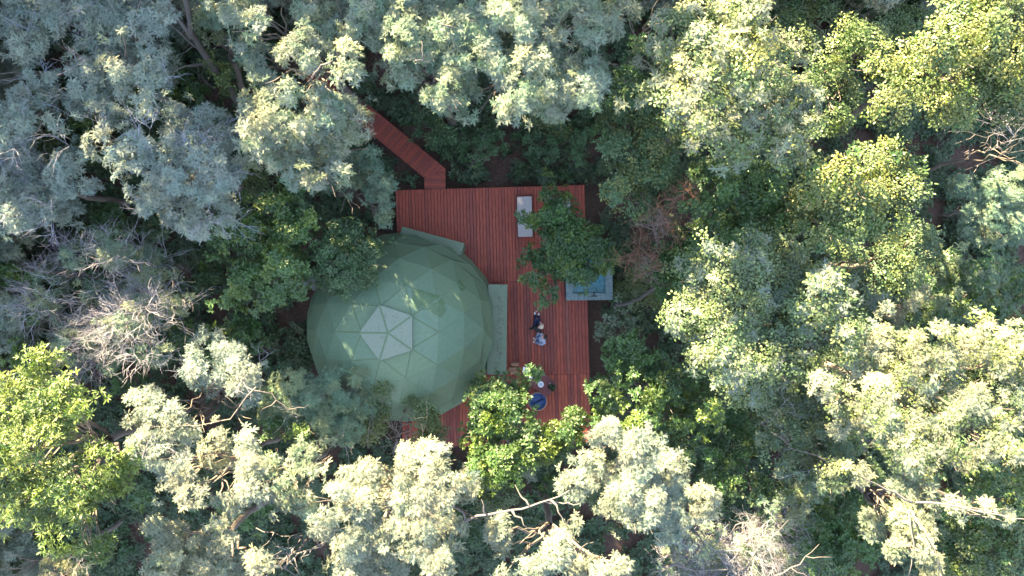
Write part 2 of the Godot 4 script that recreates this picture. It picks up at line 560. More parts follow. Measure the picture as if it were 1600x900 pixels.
# ---------- dome ----------
func build_dome() -> void:
	var r := 3.84
	var rise := 0.9
	var o := thing("geodesic_dome", Vector3(-4.33, 0, 1.57), "pale green canvas geodesic dome with a pentagon cap standing on the deck", "dome")
	# icosahedron with a corner on top
	var ico := [Vector3.UP]
	for k in 5:
		var a := deg_to_rad(-36.0 + 72.0 * k)
		ico.append(Vector3(cos(a), 0.5, sin(a)) * Vector3(0.894427, 0.894427, 0.894427))
	for k in 5:
		var a := deg_to_rad(72.0 * k)
		ico.append(Vector3(cos(a) * 0.894427, -0.447214, sin(a) * 0.894427))
	var faces := []
	for k in 5:
		var n := (k + 1) % 5
		faces.append([0, 1 + k, 1 + n])
		faces.append([1 + k, 6 + n, 1 + n])
		faces.append([1 + k, 6 + k, 6 + n])
	var panels := []
	var facets := []
	var edges := {}
	for f in faces:
		var A: Vector3 = ico[f[0]]
		var B: Vector3 = ico[f[1]]
		var C: Vector3 = ico[f[2]]
		var grid := {}
		for i in 5:
			for j in 5 - i:
				var p := (A * (4 - i - j) + B * i + C * j).normalized()
				grid[Vector2i(i, j)] = p
		for i in 4:
			for j in 4 - i:
				panels.append([grid[Vector2i(i, j)], grid[Vector2i(i + 1, j)], grid[Vector2i(i, j + 1)]])
				if i + j < 3:
					panels.append([grid[Vector2i(i + 1, j)], grid[Vector2i(i + 1, j + 1)], grid[Vector2i(i, j + 1)]])
	var centre := Vector3(0, rise, 0)
	for t in panels:
		var pts := []
		for p in t:
			var q: Vector3 = centre + p * r
			if q.y < 0.0:      # the base ring is cut level with the deck
				var flat := Vector3(q.x, 0, q.z).normalized() * sqrt(r * r - rise * rise)
				q = Vector3(flat.x, 0.0, flat.z)
			pts.append(q)
		var mid: Vector3 = (pts[0] + pts[1] + pts[2]) / 3.0
		if mid.y < 0.03:
			continue
		for i in 3:
			var a: Vector3 = pts[i]
			var b: Vector3 = pts[(i + 1) % 3]
			var key := [a.snapped(Vector3.ONE * 0.01), b.snapped(Vector3.ONE * 0.01)]
			key.sort()
			edges[str(key)] = [a, b]
		var st := mb()
		st.set_smooth_group(1)
		# slightly slack canvas: the middle of each facet sinks a little
		var nrm: Vector3 = (mid - centre).normalized()
		var e := []
		for i in 3:
			e.append(pts[i] * 0.985 + mid * 0.015 - mid)
		var m0: Vector3 = -nrm * rng.randf_range(0.006, 0.02)
		for i in 3:
			tri(st, e[i], e[(i + 1) % 3], m0)
		part(o, "panel", done(st), M.canvas_other[rng.randi() % 3], mid)
		facets.append(pts)
	for key in edges:
		var a: Vector3 = edges[key][0]
		var b: Vector3 = edges[key][1]
		var mid := (a + b) * 0.5
		var near_top: bool = minf(a.y, b.y) > rise + r * 0.80 and maxf(a.y, b.y) > rise + r * 0.93
		var nrm := (mid - centre).normalized()
		var along := (b - a).normalized()
		var side := along.cross(nrm) * (0.034 if near_top else 0.014)
		var lift := nrm * (0.009 if near_top else 0.004)
		var drop := nrm * -0.006
		var st := mb()
		st.set_smooth_group(-1)
		quad(st, a - mid - side + drop, b - mid - side + drop, b - mid + lift, a - mid + lift)
		quad(st, a - mid + lift, b - mid + lift, b - mid + side + drop, a - mid + side + drop)
		part(o, "seam", done(st), M.seam if near_top else M.seam_plain, mid)
	# algae stains where water pools on two facets beside the cap
	for patch in [[[0.70, -1.58], [1.13, -1.47], [1.74, -1.26], [1.35, -1.0], [0.99, -0.80], [0.86, -0.90]], [[1.83, -1.20], [1.98, -0.73], [1.83, -0.52], [1.56, -0.59], [1.42, -0.80], [1.15, -0.77], [1.60, -1.06]], [[2.35, -1.9], [2.6, -1.6], [2.5, -1.45], [2.3, -1.7]]]:
		stain(o, patch, facets)
	# raised pentagon vent cap
	var cap := Node3D.new()
	cap.name = "vent_cap"
	o.add_child(cap)
	cap.position = Vector3(0, rise + r + 0.15, 0)
	tag(cap, "pale grey raised pentagon vent cap of five triangles")
	var rim := []
	for k in 5:
		var a := deg_to_rad(-36.0 + 72.0 * k)
		rim.append(Vector3(cos(a) * 1.03, -0.115, sin(a) * 1.03))
	for k in 5:
		var n := (k + 1) % 5
		var st := mb()
		st.set_smooth_group(-1)
		tri(st, Vector3.ZERO, rim[k], rim[n])
		quad(st, rim[k], rim[k] + Vector3(0, -0.14, 0), rim[n] + Vector3(0, -0.14, 0), rim[n])
		part(cap, "cap_panel", done(st), M.cap)
		var rb := mb()
		rb.set_smooth_group(-1)
		var along: Vector3 = (rim[k]).normalized()
		var side := along.cross(Vector3.UP).normalized() * 0.035
		quad(rb, Vector3(0, 0.002, 0) - side, rim[k] * 0.98 - side + Vector3(0, 0.002, 0), rim[k] * 0.98 + Vector3(0, 0.012, 0), Vector3(0, 0.012, 0))
		quad(rb, Vector3(0, 0.012, 0), rim[k] * 0.98 + Vector3(0, 0.012, 0), rim[k] * 0.98 + side + Vector3(0, 0.002, 0), Vector3(0, 0.002, 0) + side)
		part(cap, "seam", done(rb), M.seam)
	# base ring
	var ring := mb()
	var pts2 := []
	for k in 49:
		var a := TAU * k / 48.0
		pts2.append(Vector3(cos(a) * 3.74, 0.0, sin(a) * 3.74))
	tube(ring, pts2, taper(49, 0.05, 0.05), 6)
	part(o, "base_ring", done(ring), M.canvas)
	part(o, "plinth", lathe([Vector2(0.01, -0.04), Vector2(3.86, -0.04), Vector2(3.86, -0.25), Vector2(3.5, -0.25), Vector2(3.5, -1.1), Vector2(0.01, -1.1)], 40), M.timber)
	# porch on the deck side and window hood facing the walkway
	porch(o, at(792, 515, 1.7) - o.position, Vector3(1, 0, 0.012), 3.54, 0.75, 1.7)
	porch(o, at(677, 367.0, 1.45) - o.position, Vector3(0.262, 0, -0.965), 2.55, 0.5, 1.45)
	# fallen leaves caught behind the porch roof and on the cap
	var heap := []
	for k in 34:
		var z := rng.randf_range(-1.5, 1.6) + 0.1
		heap.append([Vector3(3.80 + rng.randfn(0.0, 0.06) - 0.05 * z * z * 0.4, 1.745 + rng.randf() * 0.01, z), rng.randf_range(0.25, 0.5)])
	for k in 14:
		heap.append([Vector3(rng.randf_range(-0.6, 0.6), rise + r + 0.115, rng.randf_range(-0.6, 0.6)), rng.randf_range(0.2, 0.4)])
	for k in 46:
		var q := Vector2(rng.randfn(0.3, 1.2), rng.randfn(0.0, 1.2))
		if q.length() < 2.9 and q.length() > 1.05: heap.append([Vector3(q.x, on_facets(facets, q) + 0.004, q.y), rng.randf_range(0.12, 0.3)])
	scatter(o, "fallen_leaves", S.litter[0], M.twig, heap, Color(0.08, 0.06, 0.04), 0.4, 1.0)

func on_facets(facets: Array, p: Vector2) -> float:
	for f in facets:
		var w := Geometry2D.point_is_inside_triangle(p, Vector2(f[0].x, f[0].z), Vector2(f[1].x, f[1].z), Vector2(f[2].x, f[2].z))
		if w and f[0].y + f[1].y + f[2].y > 3.0:
			var n: Vector3 = (f[1] - f[0]).cross(f[2] - f[0])
			return f[0].y - (n.x * (p.x - f[0].x) + n.z * (p.y - f[0].z)) / n.y
	return 4.5

func stain(o: Node, outline: Array, facets: Array) -> void:
	# an irregular film of algae lying just above the canvas
	var edge := PackedVector2Array()
	for i in outline.size():
		var a := Vector2(outline[i][0], outline[i][1])
		var b := Vector2(outline[(i + 1) % outline.size()][0], outline[(i + 1) % outline.size()][1])
		for k in 5:
			edge.append(a.lerp(b, k / 5.0) + Vector2(rng.randf_range(-0.03, 0.03), rng.randf_range(-0.03, 0.03)))
	var pts := edge.duplicate()
	for k in 160:
		var q := Vector2(rng.randf_range(0.5, 2.7), rng.randf_range(-2.0, -0.4))
		if Geometry2D.is_point_in_polygon(q, edge): pts.append(q)
	var idx := Geometry2D.triangulate_delaunay(pts)
	var st := mb()
	st.set_smooth_group(-1)
	for t in idx.size() / 3:
		var p := [pts[idx[t * 3]], pts[idx[t * 3 + 1]], pts[idx[t * 3 + 2]]]
		if not Geometry2D.is_point_in_polygon((p[0] + p[1] + p[2]) / 3.0, edge): continue
		for q in p:
			st.add_vertex(Vector3(q.x, on_facets(facets, q) + 0.006, q.y))
	part(o, "stain", done(st), M.algae)

func porch(o: Node3D, edge: Vector3, out_: Vector3, wide: float, depth: float, height: float) -> void:
	out_ = out_.normalized()
	var along := Vector3.UP.cross(out_)
	var b := Basis(along, Vector3.UP, out_)
	var p := Node3D.new()
	p.name = "porch"
	o.add_child(p, true)
	p.transform = Transform3D(b, Vector3(edge.x, 0, edge.z))
	var h := height
	var st := mb()
	st.set_smooth_group(-1)
	var w := wide * 0.5
	quad(st, Vector3(-w, h, 0), Vector3(w, h, 0), Vector3(w, h + 0.05, -depth), Vector3(-w, h + 0.05, -depth))
	quad(st, Vector3(-w, h, 0), Vector3(-w, h - 0.14, 0), Vector3(w, h - 0.14, 0), Vector3(w, h, 0))
	part(p, "roof", done(st), M.porch)
	for s in [-1.0, 1.0]:
		var sw := mb()
		sw.set_smooth_group(-1)
		quad(sw, Vector3(s * (w - 0.01), 0, -0.01), Vector3(s * (w - 0.01), h - 0.005, -0.01), Vector3(s * (w - 0.01), h + 0.04, -depth), Vector3(s * (w - 0.01), 0, -depth))
		part(p, "side_wall", done(sw), M.canvas)
	for k in 4:
		part(p, "frame_post", block(Vector3(0.06, h - 0.15, 0.05), 0.004), M.porch, Vector3(lerpf(-w + 0.06, w - 0.06, k / 3.0), 0, -0.05))
	for k in 3:
		var g := BoxMesh.new()
		g.size = Vector3((wide - 0.36) / 3.0, h - 0.2, 0.008)
		part(p, "pane", g, M.glass, Vector3(lerpf(-w + 0.06, w - 0.06, (k + 0.5) / 3.0), (h - 0.2) * 0.5 + 0.01, -0.05))

func scatter(parent: Node, called: String, mesh: Mesh, m: Material, places: Array, color: Color, vary: float, tilt: float) -> MultiMeshInstance3D:
	var mm := MultiMesh.new()
	mm.transform_format = MultiMesh.TRANSFORM_3D
	mm.use_colors = true
	mm.mesh = mesh
	mm.instance_count = places.size()
	for i in places.size():
		var b := Basis.from_euler(Vector3(rng.randf_range(-0.2, 0.2) * tilt, rng.randf() * TAU, rng.randf_range(-0.2, 0.2) * tilt)).scaled(Vector3.ONE * places[i][1])
		mm.set_instance_transform(i, Transform3D(b, places[i][0]))
		var k := 1.0 + rng.randf_range(-vary, vary)
		mm.set_instance_color(i, Color(color.r * k * rng.randf_range(0.85, 1.2), color.g * k, color.b * k))
	var o := MultiMeshInstance3D.new()
	o.name = called if parent != self else numbered(called)
	o.multimesh = mm
	o.material_override = m
	o.set_meta("kind", "stuff")
	parent.add_child(o, true)
	return o

# ---------- plunge pool ----------
func build_pool() -> void:
	var rim := 0.36
	var a := at(884, 379, rim)
	var b := at(957, 469, rim)
	var o := thing("plunge_pool", Vector3((a.x + b.x) * 0.5, 0, (a.z + b.z) * 0.5), "small square plunge pool with grey stone rim and blue water at deck edge", "pool", "", DECK_TURN * 0.5)
	var w := b.x - a.x
	var l := b.z - a.z
	var t := 0.29
	# shell walls from the ground to the rim
	for s in [-1.0, 1.0]:
		part(o, "shell_wall", block(Vector3(t - 0.02, rim + 1.05 - 0.045, l - 0.02), 0.003), M.concrete, Vector3(s * (w - t) * 0.5, -1.05, 0))
		part(o, "shell_wall", block(Vector3(w - 2 * t - 0.002, rim + 1.05 - 0.047, t - 0.02), 0.003), M.concrete, Vector3(0, -1.05, s * (l - t) * 0.5))
	part(o, "pool_floor", block(Vector3(w - 2 * t, 0.1, l - 2 * t), 0.002), M.pool_shell, Vector3(0, -0.65, 0))
	# inner lining, a step on one side
	for s in [-1.0, 1.0]:
		part(o, "lining", block(Vector3(0.02, 0.9, l - 2 * t), 0.002), M.pool_shell, Vector3(s * (w * 0.5 - t + 0.004), -0.60, 0))
		part(o, "lining", block(Vector3(w - 2 * t - 0.03, 0.9, 0.02), 0.002), M.pool_shell, Vector3(0, -0.601, s * (l * 0.5 - t + 0.004)))
	part(o, "step", block(Vector3(0.62, 0.62, l - 2 * t - 0.06), 0.02), M.pool_shell, Vector3(-w * 0.5 + t + 0.34, -0.548, 0))
	# stone pavers round the rim
	var n := 6
	for s in [-1.0, 1.0]:
		for k in 8:
			part(o, "paver", block(Vector3(t, 0.045, l / 8.0 - 0.006), 0.006), M.concrete, Vector3(s * (w - t) * 0.5, rim - 0.045 + rng.randf_range(-0.002, 0.002), -l * 0.5 + l * (k + 0.5) / 8.0))
		for k in n:
			var lw := (w - 2 * t) / n
			part(o, "paver", block(Vector3(lw - 0.006, 0.045, t), 0.006), M.concrete, Vector3(-w * 0.5 + t + lw * (k + 0.5), rim - 0.045 + rng.randf_range(-0.002, 0.002), s * (l - t) * 0.5))
	var wm := BoxMesh.new()
	wm.size = Vector3(w - 2 * t - 0.04, 0.78, l - 2 * t - 0.04)
	part(o, "water", wm, M.water, Vector3(0, -0.13, 0))
	var floating := []
	for k in 9: floating.append([Vector3(rng.randf_range(-0.5, 0.5), 0.25, rng.randf_range(-0.7, 0.8)), rng.randf_range(0.2, 0.4)])
	scatter(o, "floating_leaves", S.litter[0], M.twig, floating, Color(0.09, 0.07, 0.03), 0.4, 0.1)
	# black handle on the rim
	var st := mb()
	tube(st, [Vector3(0.06, rim, l * 0.5 - 0.16), Vector3(0.06, rim + 0.07, l * 0.5 - 0.16), Vector3(0.30, rim + 0.07, l * 0.5 - 0.16), Vector3(0.30, rim, l * 0.5 - 0.16)], [0.022, 0.022, 0.022, 0.022], 6)
	tube(st, [Vector3(0.18, rim + 0.06, l * 0.5 - 0.16), Vector3(0.18, rim + 0.06, l * 0.5 - 0.31), Vector3(0.18, rim - 0.2, l * 0.5 - 0.33)], [0.018, 0.018, 0.018], 6)
	part(o, "handle", done(st), M.black)

# ---------- furniture ----------
func pillow(size: Vector3) -> ArrayMesh:
	var st := mb()
	st.set_smooth_group(1)
	var nu := 14
	var nv := 8
	var f := func(i: int, j: int) -> Vector3:
		var u := TAU * i / nu
		var v := PI * j / nv - PI / 2
		var q := func(x: float, e: float) -> float: return signf(x) * pow(absf(x), e)
		return Vector3(q.call(cos(v), 0.6) * q.call(cos(u), 0.45), q.call(sin(v), 0.9), q.call(cos(v), 0.6) * q.call(sin(u), 0.45)) * size * 0.5 + Vector3(0, size.y * 0.5, 0)
	for i in nu:
		for j in nv:
			quad(st, f.call(i, j), f.call(i, j + 1), f.call(i + 1, j + 1), f.call(i + 1, j))
	return done(st)

func rounded_slab(sx: float, sz: float, thick: float, r: float) -> ArrayMesh:
	var pts := []
	for c in [[1, 1, 0.0], [-1, 1, PI / 2], [-1, -1, PI], [1, -1, PI * 1.5]]:
		for k in 6:
			var a: float = c[2] + PI / 2 * k / 5.0
			pts.append(Vector3(c[0] * (sx * 0.5 - r) + cos(a) * r, 0, c[1] * (sz * 0.5 - r) + sin(a) * r))
	var st := mb()
	st.set_smooth_group(-1)
	var up := Vector3(0, thick, 0)
	for i in pts.size():
		var j := (i + 1) % pts.size()
		quad(st, pts[i], pts[j], pts[j] + up, pts[i] + up)
		tri(st, up, pts[i] + up, pts[j] + up)
		tri(st, Vector3.ZERO, pts[j], pts[i])
	return done(st)

func lounger(px: float, py: float, label: String) -> void:
	var o := thing("sun_lounger", at(px, py, 0.3), label, "sun lounger", "sun loungers beside the plunge pool", DECK_TURN)
	o.position.y = 0.0
	for s in [-1.0, 1.0]:
		part(o, "rail", block(Vector3(0.05, 0.07, 1.72), 0.004), M.timber, Vector3(s * 0.31, 0.17, 0))
		for e in [-0.75, 0.75]:
			part(o, "leg", block(Vector3(0.055, 0.17, 0.055), 0.003), M.timber, Vector3(s * 0.31, 0, e))
	for k in 9:
		part(o, "slat", block(Vector3(0.60, 0.02, 0.10), 0.003), M.timber, Vector3(0, 0.20, -0.76 + 0.19 * k))
	part(o, "headboard", block(Vector3(0.68, 0.10, 0.04), 0.004), M.timber, Vector3(0, 0.24, -0.88))
	var c := part(o, "mattress", rounded_slab(0.60, 1.02, 0.10, 0.03), M.cushion, Vector3(0, 0.222, 0.33))
	part(c, "back_cushion", rounded_slab(0.60, 0.63, 0.10, 0.03), M.cushion, Vector3(0, 0.012, -0.83), Basis(Vector3.RIGHT, 0.05))

func build_furniture() -> void:
	lounger(820, 338, "white cushioned sun lounger fully bare of leaves along its left side")
	lounger(880, 338, "white cushioned sun lounger almost hidden under the leafy deck tree")
	# dining table
	var top := at(842, 594, 0.72)
	var t := thing("dining_table", Vector3(top.x, 0, top.z), "dark reddish brown timber table with rounded corners set with plates", "table", "", deg_to_rad(-39.0))
	part(t, "tabletop", rounded_slab(1.45, 0.74, 0.035, 0.16), M.table, Vector3(0, 0.685, 0))
	part(t, "apron", block(Vector3(1.1, 0.07, 0.5), 0.003), M.table, Vector3(0, 0.614, 0))
	for s in [[-1, -1], [1, -1], [1, 1], [-1, 1]]:
		part(t, "leg", block(Vector3(0.06, 0.62, 0.06), 0.004), M.table, Vector3(s[0] * 0.52, 0, s[1] * 0.22))
	var plate := lathe([Vector2(0.001, 0.004), Vector2(0.07, 0.006), Vector2(0.085, 0.012), Vector2(0.125, 0.02), Vector2(0.125, 0.015), Vector2(0.08, 0.0), Vector2(0.001, 0.0)], 24)
	for k in 2:
		var p := at([827.5, 845.0][k], [588.0, 600.5][k], 0.73)
		p.y = 0.721
		var d := thing("plate", p, ["round white plate beside the white paper on the table", "round white plate near the potted plant on the table"][k], "plate", "plates on the dining table")
		part(d, "dish", plate, M.china)
		part(d, "well", lathe([Vector2(0.001, 0.0065), Vector2(0.066, 0.0075)], 20), mat(Color(0.36, 0.38, 0.44), 0.3))
	var q := at(820.5, 578.5, 0.73)
	var n := thing("open_notebook", Vector3(q.x, 0.721, q.z), "white sheet notebook lying on the dark table end", "notebook", "", -0.05)
	part(n, "cover", block(Vector3(0.19, 0.006, 0.27), 0.001), M.black)
	part(n, "page", block(Vector3(0.18, 0.008, 0.26), 0.001), M.paper, Vector3(0, 0.006, 0))
	q = at(827.5, 578, 0.73)
	var pk := thing("napkin", Vector3(q.x, 0.721, q.z), "folded pink napkin between the notebook and a plate", "napkin", "", 0.12)
	part(pk, "lower_fold", pillow(Vector3(0.10, 0.02, 0.20)), M.pink)
	part(pk, "upper_fold", pillow(Vector3(0.08, 0.02, 0.12)), M.pink, Vector3(0.01, 0.016, -0.03))
	q = at(861, 604, 0.75)
	var pot := thing("potted_plant", Vector3(q.x, 0.721, q.z), "small dark green potted plant at the end of the table", "potted plant")
	part(pot, "pot", lathe([Vector2(0.001, 0), Vector2(0.055, 0.0), Vector2(0.075, 0.11), Vector2(0.065, 0.11), Vector2(0.001, 0.1)], 16), mat(Color(0.10, 0.09, 0.09), 0.6))
	var tufts := []
	for k in 9:
		tufts.append([Vector3(rng.randf_range(-0.06, 0.06), 0.11 + rng.randf() * 0.09, rng.randf_range(-0.06, 0.06)), 0.6])
	scatter(pot, "foliage", S.rosette[0], M.leaf, tufts, Color(0.025, 0.045, 0.02), 0.3, 3.0)
	q = at(859, 599.5, 0.74)
	var cup := thing("white_cup", Vector3(q.x, 0.721, q.z), "small white cup beside the potted plant", "cup")
	part(cup, "bowl", lathe([Vector2(0.001, 0.004), Vector2(0.028, 0.0), Vector2(0.038, 0.08), Vector2(0.033, 0.08), Vector2(0.024, 0.01), Vector2(0.001, 0.01)], 14), M.china)
	# blue moon chair
	q = at(840, 627, 0.5)
	var ch := thing("moon_chair", Vector3(q.x, 0, q.z), "blue padded round chair with a cane hoop beside the table", "chair", "", 0.5)
	var bowl := mb()
	bowl.set_smooth_group(1)
	for i in 5:
		for k in 18:
			var f := func(ii: int, kk: int) -> Vector3:
				var rr := 0.36 * ii / 5.0
				var a := TAU * kk / 18.0
				return Vector3(cos(a) * rr, 0.34 + 1.7 * rr * rr + 0.12 * sin(a) * rr + 0.012 * sin(a * 6.0) * ii / 5.0, sin(a) * rr * 0.95)
			quad(bowl, f.call(i, k), f.call(i, k + 1), f.call(i + 1, k + 1), f.call(i + 1, k))
	var seat := part(ch, "seat_pad", done(bowl), M.blue)
	for k in 2:
		part(seat, "cushion", pillow(Vector3(0.42, 0.11, 0.30)), M.blue, Vector3(0.03, 0.40, -0.15 + 0.30 * k), Basis(Vector3.RIGHT, -0.25 + 0.5 * k))
	var hoop := mb()
	var hp := []
	for k in 25:
		var a := TAU * k / 24.0
		hp.append(Vector3(cos(a) * 0.375, 0.555 + 0.045 * sin(a), sin(a) * 0.36))
	tube(hoop, hp, taper(25, 0.016, 0.016), 5)
	part(ch, "hoop", done(hoop), M.cane)
	for k in 4:
		var lg := mb()
		var a := TAU * (k + 0.5) / 4.0
		tube(lg, [Vector3(cos(a) * 0.34, 0.54, sin(a) * 0.34), Vector3(cos(a) * 0.24, 0, sin(a) * 0.24)], [0.015, 0.015], 5)
		part(ch, "leg", done(lg), M.cane)
	# tan bolsters by the corner of the porch
	var names := ["tan bolster cushion lying uppermost at the porch corner", "brown tan bolster cushion between two others by the porch", "long tan bolster cushion lying lowest by the porch corner"]
	for k in 3:
		q = at([804.5, 801.0, 803.0][k], [569.0, 576.0, 581.0][k], 0.15)
		var bs := thing("bolster_cushion", Vector3(q.x, 0.0, q.z), names[k], "cushion", "tan cushions by the porch corner", [0.0, 0.0, 0.22][k])
		part(bs, "pad", pillow(Vector3(0.36, 0.2, 0.17)), M.tan)
		var sp := mb()
		tube(sp, [Vector3(-0.165, 0.10, 0.085), Vector3(0.165, 0.10, 0.085)], [0.006, 0.006], 5)
		part(bs, "piping", done(sp), M.cane)
	# grey box beside the dome
	q = at(487, 438, -0.15)
	var bx := thing("utility_box", Vector3(q.x, ground_y(q.x, q.z) - 0.02, q.z), "square grey lavender utility box under the dark tree by the dome", "box", "", deg_to_rad(-33.0))
	part(bx, "body", block(Vector3(0.60, 0.66, 0.60), 0.01), M.grey_box)
	part(bx, "lid", block(Vector3(0.66, 0.04, 0.66), 0.008), M.grey_box, Vector3(0, 0.661, 0))

# ---------- people ----------
func capsule_distance(p: Vector3, b: Array) -> float:
	var a: Vector3 = b[0]
	var ab: Vector3 = b[1] - a
	var h := clampf((p - a).dot(ab) / maxf(ab.length_squared(), 1e-6), 0.0, 1.0)
	return p.distance_to(a + ab * h) - lerpf(b[2], b[3], h)

func body_mesh(bones: Array, cell: float, blend: float, speckle := -1.0) -> ArrayMesh:
	var lo := Vector3.ONE * 1e9
	var hi := -lo
	for b in bones:
		for i in 2:
			var q: Vector3 = b[i]
			lo = lo.min(q - Vector3.ONE * (b[2 + i] + cell * 2))
			hi = hi.max(q + Vector3.ONE * (b[2 + i] + cell * 2))
	var n := Vector3i(((hi - lo) / cell).ceil()) + Vector3i.ONE
	var field := PackedFloat32Array()
	field.resize(n.x * n.y * n.z)
	field.fill(1.0)
	for b in bones:
		var m := maxf(b[2], b[3]) + cell * 3 + blend
		var c0 := Vector3i(((b[0].min(b[1]) - Vector3.ONE * m - lo) / cell).floor()).max(Vector3i.ZERO)
		var c1 := Vector3i(((b[0].max(b[1]) + Vector3.ONE * m - lo) / cell).ceil()).min(n - Vector3i.ONE)
		for z in range(c0.z, c1.z + 1):
			for y in range(c0.y, c1.y + 1):
				for x in range(c0.x, c1.x + 1):
					var i := (z * n.y + y) * n.x + x
					var d := capsule_distance(lo + Vector3(x, y, z) * cell, b)
					var o := field[i]
					var h := clampf(0.5 + 0.5 * (o - d) / blend, 0.0, 1.0)
					field[i] = lerpf(o, d, h) - blend * h * (1.0 - h)
	var where := {}
	var st := mb()
	st.set_smooth_group(1)
	var corner := [Vector3i(0, 0, 0), Vector3i(1, 0, 0), Vector3i(0, 1, 0), Vector3i(1, 1, 0), Vector3i(0, 0, 1), Vector3i(1, 0, 1), Vector3i(0, 1, 1), Vector3i(1, 1, 1)]
	var get := func(c: Vector3i) -> float: return field[(c.z * n.y + c.y) * n.x + c.x]
	var pairs := [[0, 1], [2, 3], [4, 5], [6, 7], [0, 2], [1, 3], [4, 6], [5, 7], [0, 4], [1, 5], [2, 6], [3, 7]]
	for z in n.z - 1:
		for y in n.y - 1:
			for x in n.x - 1:
				var i0 := (z * n.y + y) * n.x + x
				if absf(field[i0]) > cell * 2.5: continue
				var c := Vector3i(x, y, z)
				var v := []
				var neg := 0
				for k in 8:
					var f: float = get.call(c + corner[k])
					v.append(f)
					if f < 0: neg += 1
				if neg == 0 or neg == 8: continue
				var sum := Vector3.ZERO
				var cnt := 0
				for e in pairs:
					var fa: float = v[e[0]]
					var fb: float = v[e[1]]
					if (fa < 0) != (fb < 0):
						sum += Vector3(corner[e[0]]).lerp(Vector3(corner[e[1]]), fa / (fa - fb))
						cnt += 1
				where[c] = lo + (Vector3(c) + sum / cnt) * cell
	var tint := func(p: Vector3) -> Color:
		var best := 1e9
		var col := Color.WHITE
		for b in bones:
			var d := capsule_distance(p, b)
			if d < best:
				best = d
				col = b[4]
				if b.size() > 5 and noise.get_noise_3d(p.x * 60, p.y * 60, p.z * 60) > 0.05: col = b[5]
		return col
	var tints := {}
	for c in where: tints[c] = tint.call(where[c])
	var face := func(a: Vector3i, b: Vector3i, c: Vector3i, d: Vector3i, flip: bool) -> void:
		if not (where.has(a) and where.has(b) and where.has(c) and where.has(d)): return
		for k in ([a, b, c, a, c, d] if not flip else [a, c, b, a, d, c]):
			st.set_color(tints[k])
			st.add_vertex(where[k])
	for c in where:
		var f0: float = get.call(c)
		if c.y > 0 and c.z > 0:
			var f1: float = get.call(c + Vector3i(1, 0, 0))
			if (f0 < 0) != (f1 < 0): face.call(c, c - Vector3i(0, 1, 0), c - Vector3i(0, 1, 1), c - Vector3i(0, 0, 1), f0 >= 0)
		if c.x > 0 and c.z > 0:
			var f2: float = get.call(c + Vector3i(0, 1, 0))
			if (f0 < 0) != (f2 < 0): face.call(c, c - Vector3i(0, 0, 1), c - Vector3i(1, 0, 1), c - Vector3i(1, 0, 0), f0 >= 0)
		if c.x > 0 and c.y > 0:
			var f3: float = get.call(c + Vector3i(0, 0, 1))
			if (f0 < 0) != (f3 < 0): face.call(c, c - Vector3i(1, 0, 0), c - Vector3i(1, 1, 0), c - Vector3i(0, 1, 0), f0 >= 0)
	return done(st)

func head_and_hands(bones_fine: Array, head: Vector3, look: Vector3, skin: Color) -> void:
	look = look.normalized()
	var side := look.cross(Vector3.UP).normalized()
	var up := side.cross(look).normalized()
	bones_fine.append([head - up * 0.035, head + up * 0.035, 0.075, 0.092, skin])
	bones_fine.append([head + look * 0.04 - up * 0.07, head + look * 0.03, 0.045, 0.06, skin])
	bones_fine.append([head + look * 0.088 + up * 0.01, head + look * 0.108 - up * 0.025, 0.008, 0.013, skin])
	for s in [-1.0, 1.0]:
		bones_fine.append([head + side * s * 0.088 + up * 0.02, head + side * s * 0.088 - up * 0.02, 0.014, 0.012, skin])
		bones_fine.append([head + look * 0.083 + side * s * 0.032 + up * 0.012, head + look * 0.085 + side * s * 0.034 + up * 0.012, 0.011, 0.011, Color(0.03, 0.025, 0.02)])
	bones_fine.append([head + look * 0.085 - up * 0.055 - side * 0.02, head + look * 0.085 - up * 0.055 + side * 0.02, 0.008, 0.008, Color(0.35, 0.12, 0.11)])

func hand(bones_fine: Array, wrist: Vector3, dir: Vector3, palm_down: Vector3, skin: Color, thumb_side: float) -> void:
	dir = dir.normalized()
	var side := dir.cross(palm_down).normalized()
	bones_fine.append([wrist, wrist + dir * 0.07, 0.024, 0.026, skin])
	for k in 4:
		var root := wrist + dir * 0.075 + side * (k - 1.5) * 0.021
		var l: float = [0.062, 0.075, 0.07, 0.055][k]
		bones_fine.append([root, root + dir * l * 0.6, 0.010, 0.009, skin])
		bones_fine.append([root + dir * l * 0.6, root + dir * l + palm_down * 0.02, 0.009, 0.008, skin])
	var th := wrist + dir * 0.03 + side * thumb_side * 0.025
	bones_fine.append([th, th + dir * 0.035 + side * thumb_side * 0.03, 0.012, 0.010, skin])
	bones_fine.append([th + dir * 0.035 + side * thumb_side * 0.03, th + dir * 0.065 + side * thumb_side * 0.035, 0.010, 0.008, skin])

